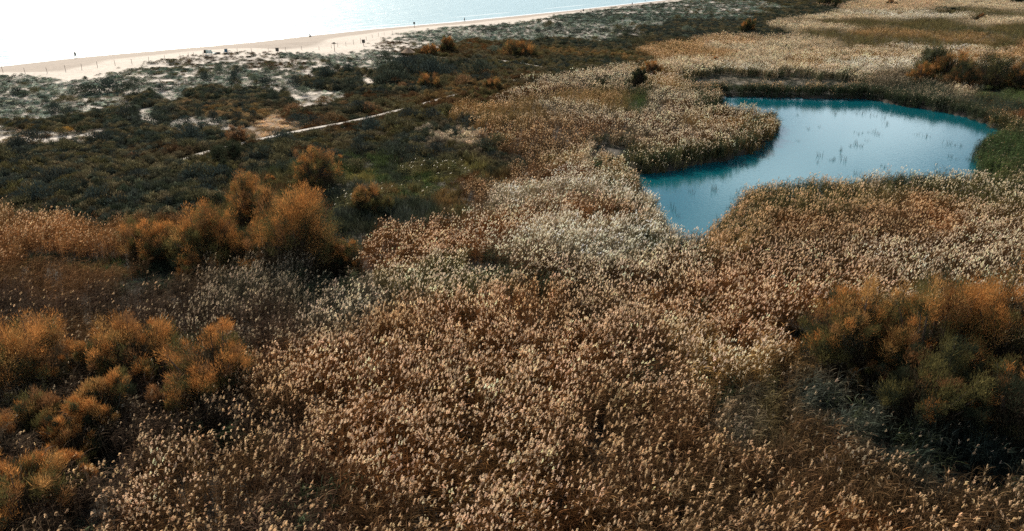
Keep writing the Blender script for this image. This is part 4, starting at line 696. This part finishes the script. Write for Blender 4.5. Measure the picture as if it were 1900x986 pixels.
for (nm, lab, px, py, w, ty, cols, wts, sd) in tt:
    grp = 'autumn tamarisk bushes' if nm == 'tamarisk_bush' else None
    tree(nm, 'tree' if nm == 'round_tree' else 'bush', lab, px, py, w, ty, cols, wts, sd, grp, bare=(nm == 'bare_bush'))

# ------------------------------------------------------------------ dark shrubs dotted over the dunes (each a thing)
def shrub_mesh(i, col, upright):
    v, f = sprig_dome(1100, 1.0, 1.0, .14, .035, .7 if not upright else .35, .3)
    v2 = v * (1, 1, 1); c = np.array(col) * (1 + rng.normal(0, .25, (len(v) // 6, 1))); c = np.repeat(c, 6, 0)
    return np_mesh('shrub%d' % i, v2, f, [M_crown], None, np.clip(c, .01, .9))
SHC = dict(dark=[(.035, .046, .040), (.042, .05, .036), (.036, .042, .036)], olive=[(.085, .078, .04), (.10, .088, .045)], gold=[(.50, .26, .05), (.42, .24, .06)], sage=[(.12, .14, .10), (.10, .12, .085)], rust=[(.19, .11, .055), (.16, .10, .05)])
SHM = {k: [shrub_mesh(i, c, i % 2) for i, c in enumerate(v)] for k, v in SHC.items()}
def shrub(px, py, w, h, kind, lab, group, zfix=None):
    x, y, z = G(px, py); k = math.hypot(y, H) / F
    o = link('dune_shrub', random.choice(SHM[kind])); o.location = (x, y, z - .04)
    o.scale = (w / 2 * k, w / 2 * k * random.uniform(.8, 1.1), max(.35, h * k * .92)); o.rotation_euler = (0, 0, random.random() * 6.28)
    tag(o, lab, 'shrub', group); return o
big = [ # px, base y, width, height, kind, label
 (160, 176, 60, 20, 'dark', 'left part of the long dark thicket behind the beach at left'), (200, 172, 66, 26, 'dark', 'tallest middle part of the long dark thicket behind the beach at left'), (240, 172, 56, 22, 'dark', 'right end of the long dark thicket behind the beach at left'),
 (104, 212, 30, 20, 'dark', 'round blue black shrub alone on pale dune sand below the long thicket'), (159, 150, 11, 9, 'dark', 'small round shrub alone at the beach edge just above the long thicket'),
 (382, 152, 22, 20, 'dark', 'small dark upright shrub on the dune cushions right of the long thicket'), (435, 156, 28, 24, 'dark', 'dark shrub with a pointed top below the beach chairs'), (441, 138, 14, 16, 'dark', 'small pointed dark shrub nearest the beach chairs'),
 (489, 160, 26, 18, 'dark', 'dark round shrub right of the pointed shrub on the dunes'), (528, 176, 22, 18, 'dark', 'isolated black green shrub ringed by pale cushion plants'), (548, 160, 40, 20, 'dark', 'broad dark shrub left of the pale sand gap on the dunes'),
 (604, 146, 42, 22, 'dark', 'broad dark shrub directly left of the pale sand strip on the dunes'), (648, 138, 30, 18, 'dark', 'round dark shrub above the pale sand strip on the dunes'), (592, 165, 44, 18, 'dark', 'dark shrub below the broad one beside the pale sand strip'), (650, 165, 50, 22, 'dark', 'dark spreading shrub at the left edge of the large dark thicket'),
 (510, 188, 26, 20, 'dark', 'rounded dark shrub at the right end of the low dark hedge on the dunes'), (372, 226, 22, 34, 'dark', 'tall narrow black shrub standing above the bare clearing'), (398, 232, 28, 28, 'dark', 'dark round shrub right of the tall narrow one above the bare clearing'), (416, 232, 22, 18, 'dark', 'low dark shrub at the top left of the bare clearing'),
 (443, 226, 28, 20, 'dark', 'dark shrub on the upper edge of the bare clearing'), (472, 222, 18, 18, 'dark', 'rightmost dark shrub on the upper edge of the bare clearing'), (418, 200, 12, 12, 'dark', 'small dark shrub on tawny grass below the low dark hedge'), (450, 202, 20, 14, 'dark', 'dark oval shrub on tawny grass below the low dark hedge'),
 (430, 213, 18, 12, 'dark', 'small dark shrub just above the bare clearing among tawny grass'), (404, 256, 14, 12, 'dark', 'tiny dark shrub alone on the left of the bare clearing'), (310, 252, 22, 24, 'dark', 'blue grey upright shrub left of the bare clearing'), (374, 250, 16, 22, 'dark', 'dark upright shrub on the left edge of the bare clearing'),
 (748, 112, 34, 14, 'dark', 'dark green shrub left of the gap in the upper boardwalk'), (782, 114, 30, 14, 'dark', 'dark green shrub right against the upper boardwalk'), (182, 222, 44, 20, 'dark', 'left end of the long dark hedge across the dunes'), (232, 222, 56, 24, 'dark', 'second part from the left of the long dark hedge across the dunes'), (290, 230, 60, 22, 'dark', 'third part from the left of the long dark hedge across the dunes'), (345, 236, 50, 22, 'dark', 'right end of the long dark hedge across the dunes'),
 (62, 240, 34, 10, 'gold', 'left one of three golden yellow shrubs at the lower edge of the dunes'), (122, 244, 40, 9, 'gold', 'middle one of three golden yellow shrubs at the lower edge of the dunes'), (196, 233, 24, 8, 'gold', 'right one of three golden yellow shrubs at the lower edge of the dunes'),
 (120, 190, 46, 13, 'olive', 'flat olive mound right below the left part of the long thicket'), (33, 292, 62, 22, 'dark', 'low dark domed shrub on the left edge beside pale sand'), (88, 290, 40, 18, 'olive', 'olive domed shrub right of the low dark one near the left edge'), (45, 160, 30, 8, 'olive', 'flat olive shrub near the beach at the left edge'), (1190, 40, 30, 8, 'dark', 'dark shrub on the dunes near the top edge'), (1120, 60, 24, 9, 'dark', 'small dark shrub on the far dunes above the pale reeds'), (1165, 62, 26, 9, 'dark', 'second small dark shrub on the far dunes above the pale reeds'),
]
for b in big: shrub(b[0], b[1], b[2], b[3], b[4], b[5], None)
# generic ones, told apart by nothing but place: one group per area
used = set()
def scatter_shrubs(n, poly, kinds, wmin, wmax, where, group):
    xs_ = [p[0] for p in poly]; ys_ = [p[1] for p in poly]; k = 0; tries = 0; q = lambda v, a: a[min(2, int((v - 0) * 3))]
    look = dict(dark='dark', olive='olive', sage='grey green', rust='rusty')
    while k < n and tries < 4000:
        tries += 1; px, py = random.uniform(min(xs_), max(xs_)), random.uniform(min(ys_), max(ys_))
        if not inpoly(np.array([px]), np.array([py]), poly)[0]: continue
        x, y, z = G(px, py)
        if walkdist(np.array([x]), np.array([y]))[0] < 2.5: continue
        t = random.random(); kd = random.choice(kinds)
        lab = '%s %s shrub, %s %s part of %s' % (q(t, ('small', 'middling', 'large')), look[kd], q((py - min(ys_)) / (max(ys_) - min(ys_)), ('far', 'middle', 'near')), q((px - min(xs_)) / (max(xs_) - min(xs_)), ('left', 'central', 'right')), where)
        if tries < 3000 and lab in used: continue
        used.add(lab); w = (wmin + t * (wmax - wmin)) * (py + 82) / 300; shrub(px, py, w, w * random.uniform(.32, .6), kd, lab, group); k += 1
scatter_shrubs(62, [(0, 260), (160, 245), (380, 250), (500, 285), (400, 310), (430, 380), (200, 400), (0, 400)], ['dark', 'dark', 'dark', 'olive'], 24, 54, 'the dark scrub below the dunes', 'shrubs in the dark scrub at left')
scatter_shrubs(42, [(540, 200), (700, 165), (960, 140), (930, 160), (780, 195), (540, 248)], ['dark', 'dark', 'olive', 'dark', 'dark', 'rust'], 24, 54, 'the scrub above the long boardwalk', 'shrubs above the long boardwalk')
scatter_shrubs(60, [(480, 285), (780, 205), (960, 200), (940, 300), (760, 320), (500, 330)], ['olive', 'dark', 'dark', 'olive'], 24, 58, 'the scrub below the long boardwalk', 'shrubs below the long boardwalk')
scatter_shrubs(55, [(20, 165), (250, 185), (420, 120), (700, 110), (700, 160), (560, 190), (340, 185), (240, 215), (20, 235)], ['sage', 'sage', 'olive', 'dark'], 16, 40, 'the pale cushion dunes', 'small shrubs on the pale dunes')
scatter_shrubs(50, [(850, 60), (1100, 40), (1400, 5), (1480, 10), (1300, 70), (1050, 110), (850, 100)], ['dark', 'sage', 'sage', 'olive'], 24, 60, 'the dunes beyond the upper boardwalk', 'shrubs on the far dunes')
scatter_shrubs(16, [(690, 120), (860, 120), (900, 150), (720, 172)], ['dark'], 60, 100, 'the thicket between both boardwalks', 'thicket between the two boardwalks')

# ------------------------------------------------------------------ boardwalks
M_plank = plain('pale_plank', (.37, .33, .28), .8, .25, 3)
def walkway(w, width, lab, gaps):
    root = empty('boardwalk', tuple(w[0])); tag(root, lab, 'boardwalk')
    seg = np.hypot(*(w[1:, :2] - w[:-1, :2]).T); cum = np.r_[0, np.cumsum(seg)]; Lw = cum[-1]; n = int(Lw / .16)
    mb = MB(); st_ = MB(); rr = random.Random(5)
    for i in range(n):
        s = (i + .5) * .16
        x = np.interp(s, cum, w[:, 0]); y = np.interp(s, cum, w[:, 1]); j = min(np.searchsorted(cum, s) - 1, len(seg) - 1); a = math.atan2(*(w[j + 1, :2] - w[j, :2])[::-1])
        z = max(float(np.interp(s, cum, w[:, 2])), .2) + .42
        Mx = Matrix.Translation((x - w[0, 0], y - w[0, 1], z - w[0, 2] + rr.uniform(-.008, .008))) @ Matrix.Rotation(a + rr.uniform(-.02, .02), 4, 'Z')
        mb.box(-.068, -width / 2 + rr.uniform(-.03, .03), -.03, .068, width / 2, .03, Mx)
        if i % 12 == 0:
            for q in (-1, 1): st_.box(-.05, q * width * .42 - .05, -.75, .05, q * width * .42 + .05, -.035, Mx)
    p = mb.build('planks', M_plank, root); p['kind'] = 'stuff'
    st_.build('supports', M_wood, root)['kind'] = 'stuff'
walkway(walks[0], .95, 'long pale boardwalk running diagonally through the dark scrub', None)
walkway(walks[1], 1.5, 'short pale boardwalk crossing the far dunes near the beach', None)

# ------------------------------------------------------------------ beach things
def vert(px, py, h_px):
    x, y, z = G(px, py); return x, y, z, h_px * math.hypot(y, H) / F
posts = [(6, 135, 10), (47, 138, 10), (88, 136, 9), (122, 133, 10), (152, 129, 9), (181, 125, 9), (214, 122, 9), (245, 119, 8), (276, 115, 8), (306, 112, 8), (335, 109, 7), (350, 106, 7), (360, 105, 7), (441, 99, 8), (467, 97, 6), (498, 97, 6), (530, 95, 6), (560, 93, 6), (592, 93, 6), (615, 90, 6), (627, 88, 7), (642, 86, 7), (656, 83, 8), (669, 80, 8), (680, 75, 6), (691, 71, 6), (702, 68, 6), (713, 66, 5), (728, 63, 5), (1035, 34, 5), (1050, 31, 5)]
pm0 = None
for i, (px, py, hp) in enumerate(posts):
    x, y, z, h = vert(px, py, hp)
    if pm0 is None:
        mb = MB().tube([(0, 0, -.3), (0, 0, 1.0)], [.055, .05], 8); pm0 = mb.mesh('fence_post', M_wood, True)
    o = link('fence_post', pm0); o.location = (x, y, z); o.scale = (.85, .85, max(1.0, h * 1.1)); o.rotation_euler = (random.uniform(-.06, .06), random.uniform(-.06, .06), 0)
    tag(o, 'thin wooden post in the line of posts along the back of the beach', 'post', 'posts along the back of the beach')
M_dark = plain('dark_board', (.05, .045, .035), .7); M_blue = plain('blue_cloth', (.05, .16, .26), .8); M_white = plain('white_plastic', (.75, .78, .76), .5); M_mint = plain('pale_green_plastic', (.45, .56, .52), .5); M_skin = plain('skin', (.42, .26, .19), .7); M_navy = plain('dark_cloth', (.05, .07, .10), .9); M_greyc = plain('grey_cloth', (.16, .2, .22), .9); M_hair = plain('hair', (.05, .035, .025), .8); M_tan = plain('tan_cloth', (.30, .24, .19), .9)
def signpost(px, py, hp, kind, lab):
    x, y, z, h = vert(px, py, hp); r = empty('beach_sign', (x, y, z), random.uniform(-.2, .2)); tag(r, lab, 'sign')
    MB().tube([(0, 0, -.3), (0, 0, h)], [.08, .07], 8).build('post', M_wood, r)
    if kind == 'tee':
        MB().box(-.65, -.05, h - .28, .65, .05, h - .12).build('cross_arm', M_wood, r); MB().box(-.3, -.085, h - .14, .3, -.055, h + .1).build('board', M_dark, r)
    elif kind == 'board':
        mb = MB().box(-.42, -.11, h - .85, .42, -.07, h); mb.build('board', M_dark, r); MB().box(-.48, -.13, h, .48, -.02, h + .06).build('frame', M_wood, r)
    else:
        mb = MB(); n = 20; c = Vector((0, -.1, h)); vs_ = [(math.cos(t * 2 * math.pi / n) * .38, -.1 - d, h + math.sin(t * 2 * math.pi / n) * .38) for d in (0, .03) for t in range(n)]
        mb.v = vs_; mb.f = [list(range(n)), list(range(2 * n - 1, n - 1, -1))] + [[t, n + t, n + (t + 1) % n, (t + 1) % n] for t in range(n)]; mb.build('disc', M_dark, r)
signpost(621, 96, 15, 'tee', 'brown wooden signpost with a cross arm at the top, at the beach edge')
signpost(515, 98, 8, 'board', 'dark square notice board on a short post at the beach edge')
signpost(769, 52, 8, 'disc', 'tall thin pole with a round sign close to the waterline')
signpost(675, 86, 11, 'board', 'weathered post with a small board right of the signpost, on the sand')
signpost(1082, 29, 9, 'plain' and 'disc', 'thin pole with a small round sign on the far beach near the top edge')
# wooden parasol by the upper boardwalk
x, y, z, h = vert(758, 112, 22); r = empty('reed_parasol', (x, y, z)); tag(r, 'brown thatched parasol on a wooden pole beside the upper boardwalk', 'parasol')
MB().tube([(0, 0, -.3), (0, 0, h * .95)], [.12, .1], 8).build('pole', M_wood, r)
mb = MB().tube([(0, 0, h * .62), (0, 0, h * .8), (0, 0, h)], [1.7, .9, .06], 14); mb.build('thatched_roof', plain('thatch', (.2, .13, .08), 1, .3, 8), r)
# people
def skin_body(name, joints, edges, radii, material, parent, root=0, lv=2):
    m = bpy.data.meshes.new(name); m.from_pydata(joints, edges, []); m.materials.append(material); o = link(name, m, parent)
    s = o.modifiers.new('skin', 'SKIN'); s.use_smooth_shade = True
    for i, v in enumerate(m.skin_vertices[0].data): v.radius = (radii[i], radii[i]) if not hasattr(radii[i], '__len__') else radii[i]; v.use_root = (i == root)
    u = o.modifiers.new('subdivision', 'SUBSURF'); u.levels = u.render_levels = lv; return o
def person(px, py, lab, top, legs, face, seated=False, stride=.25, scale=1.0):
    x, y, z = G(px, py); z = max(z, .02); r = empty('person', (x, y, z), face); r.scale = (scale,) * 3; tag(r, lab, 'person')
    if not seated:
        J = [(0, 0, .95), (0, 0, 1.15), (0, 0, 1.38), (0, 0, 1.48), (0, .01, 1.58), (0, .01, 1.70), (-.19, 0, 1.40), (-.24, .02, 1.12), (-.24, .14, .90), (-.24, .17, .80), (.19, 0, 1.40), (.24, -.04, 1.12), (.24, -.02, .88), (.24, 0, .78),
             (-.10, 0, .90), (-.11, stride * .6, .50), (-.11, stride * .7, .08), (-.11, stride * .7 + .16, .04), (.10, 0, .90), (.11, -stride * .3, .50), (.11, -stride, .10), (.11, -stride + .15, .04)]
    else:
        J = [(0, 0, .12), (0, -.04, .35), (0, -.02, .58), (0, 0, .68), (0, .03, .78), (0, .03, .90), (-.19, 0, .60), (-.25, .1, .36), (-.18, .32, .32), (-.15, .4, .33), (.19, 0, .60), (.25, .1, .36), (.18, .32, .32), (.15, .4, .33),
             (-.12, .02, .13), (-.16, .38, .42), (-.16, .62, .08), (-.16, .78, .04), (.12, .02, .13), (.16, .38, .42), (.16, .62, .08), (.16, .78, .04)]
    E = [(0, 1), (1, 2), (2, 3), (3, 4), (4, 5), (2, 6), (6, 7), (7, 8), (8, 9), (2, 10), (10, 11), (11, 12), (12, 13), (0, 14), (14, 15), (15, 16), (16, 17), (0, 18), (18, 19), (19, 20), (20, 21)]
    Rd = [.13, .12, .13, .055, .075, .085, .055, .045, .035, .03, .055, .045, .035, .03, .085, .06, .04, .035, .085, .06, .04, .035]
    skin_body('body', J, E, Rd, M_skin, r)
    def sub(ids, ed, grow): return [J[i] for i in ids], ed, [Rd[i] + grow for i in ids]
    a, e, q = sub([1, 2, 6, 7, 10, 11, 0], [(6, 0), (0, 1), (1, 2), (2, 3), (1, 4), (4, 5)], .022); skin_body('shirt', a, e, q, top, r)
    a, e, q = sub([0, 14, 15, 16, 18, 19, 20], [(0, 1), (1, 2), (2, 3), (0, 4), (4, 5), (5, 6)], .018); skin_body('trousers', a, e, q, legs, r)
    hd = Vector(J[5]); skin_body('hair', [tuple(hd + Vector((0, -.02, .0))), tuple(hd + Vector((0, -.025, .05)))], [(0, 1)], [.095, .085], M_hair, r)
    return r
person(141, 109, 'person in grey walking along the waterline near the left edge', M_greyc, M_greyc, R(80), scale=1.05)
person(862, 41, 'person in dark clothes walking at the waterline on the far beach', M_navy, M_navy, R(70))
person(575, 69, 'person in dark clothes sitting on the sand at the waterline', M_navy, M_navy, R(-20), True)
person(1197, 4, 'person standing on the far beach at the top edge', M_navy, M_greyc, R(40))
person(1173, 11, 'person in dark clothes walking above the dune crest near the top edge', M_navy, M_navy, R(40))
# beach chairs
def chair(px, py, rz, seatm, framem, lab, folded=False):
    x, y, z = G(px, py); r = empty('beach_chair', (x, y, z), rz); r.scale = (1.25,) * 3; tag(r, lab, 'beach chair', 'beach chairs left on the sand')
    t = MB().box(-.3, -.35, .32, .3, .55, .36); t.build('seat', seatm, r)
    t = MB().box(-.3, 0, 0, .3, .04, .75, Matrix.Translation((0, -.33, .34)) @ Matrix.Rotation(R(28), 4, 'X')); t.build('backrest', seatm, r)
    for sx in (-1, 1):
        for (ya, yb) in ((-.35, -.1), (.5, .25)): MB().tube([(sx * .32, ya, 0), (sx * .32, yb, .34)], .022, 6).build('leg', framem, r)
        MB().tube([(sx * .34, -.4, .58), (sx * .34, .2, .56)], .025, 6).build('armrest', framem, r)
chair(380, 102, R(40), M_dark, M_dark, 'leftmost beach chair, dark, in the row on the sand')
chair(386, 102, R(20), M_mint, M_white, 'pale green beach chair second from left in the row')
chair(391, 102, R(-10), M_white, M_white, 'white beach chair in the middle of the row')
chair(396, 102, R(-30), M_mint, M_greyc, 'grey green beach chair at the right of the left row')
chair(419, 100, R(30), M_blue, M_white, 'blue beach chair in the right pair on the sand')
chair(427, 100, R(-60), M_tan, M_dark, 'brown beach chair at the right end, leaning back')
# small driftwood pile between chairs
x, y, z = G(403, 101); mb = MB()
for i in range(7): a = random.uniform(-.5, .5); mb.tube([(-.8 * math.cos(a), random.uniform(-.3, .3), .08 + i * .06), (.8 * math.cos(a), random.uniform(-.3, .3), .12 + i * .06)], .07, 6)
o = mb.build('driftwood_pile', M_dark); o.location = (x, y, z); tag(o, 'low pile of dark driftwood between the two sets of beach chairs', 'driftwood')

# ------------------------------------------------------------------ sparse rush tufts standing in the pond
M_rush = plain('pond_rush', (.06, .08, .05), .9)
def rush_mesh(i):
    n = 12; b = np.c_[rng.normal(0, .35, n), rng.normal(0, .35, n), np.full(n, -.4)]; d = unit(np.c_[rng.normal(0, .12, (n, 2)), np.ones(n)])
    v, f = ribbons(b, d, .8 + .9 * rng.random(n), np.full(n, .04), rng.normal(0, .08, (n, 3)), 3); return np_mesh('rush_tuft%d' % i, v, f, [M_rush])
RM = [rush_mesh(i) for i in range(5)]
tuft_px = [(1517, 302), (1521, 290), (1541, 298), (1548, 297), (1561, 290), (1562, 280), (1565, 298), (1578, 272), (1588, 268), (1596, 272), (1610, 262), (1585, 246), (1592, 250), (1600, 248), (1612, 246), (1622, 246), (1629, 250), (1636, 308), (1640, 312), (1588, 212), (1600, 212), (1617, 214), (1625, 216), (1640, 220), (1645, 228), (1760, 268), (1772, 270), (1783, 272), (1763, 292), (1774, 296), (1795, 296), (1738, 306), (1590, 324), (1283, 358), (1325, 350), (1324, 355), (1500, 240), (1520, 236), (1480, 262), (1655, 215), (1645, 232), (1700, 250), (1720, 254), (1832, 262), (1480, 214), (1550, 213), (1800, 300), (1376, 350), (1366, 362), (1372, 358), (1361, 370), (1358, 380), (1352, 386), (1250, 392), (1256, 402), (1246, 384)]
for (px, py) in tuft_px:
    x, y = unp(px, py, 0)
    if not inpoly(np.array([x]), np.array([y]), pond)[0]: continue
    o = link('rush_tuft', random.choice(RM)); o.location = (x, y, 0); s = random.uniform(.35, .75); o.scale = (s, s, s * random.uniform(.7, 1.1)); o.rotation_euler = (0, 0, random.random() * 6)
    tag(o, 'sparse dark rush tuft standing in the open water of the pond', 'rush tuft', 'rush tufts standing in the pond')
# white seed heads standing over the dark grass hollow
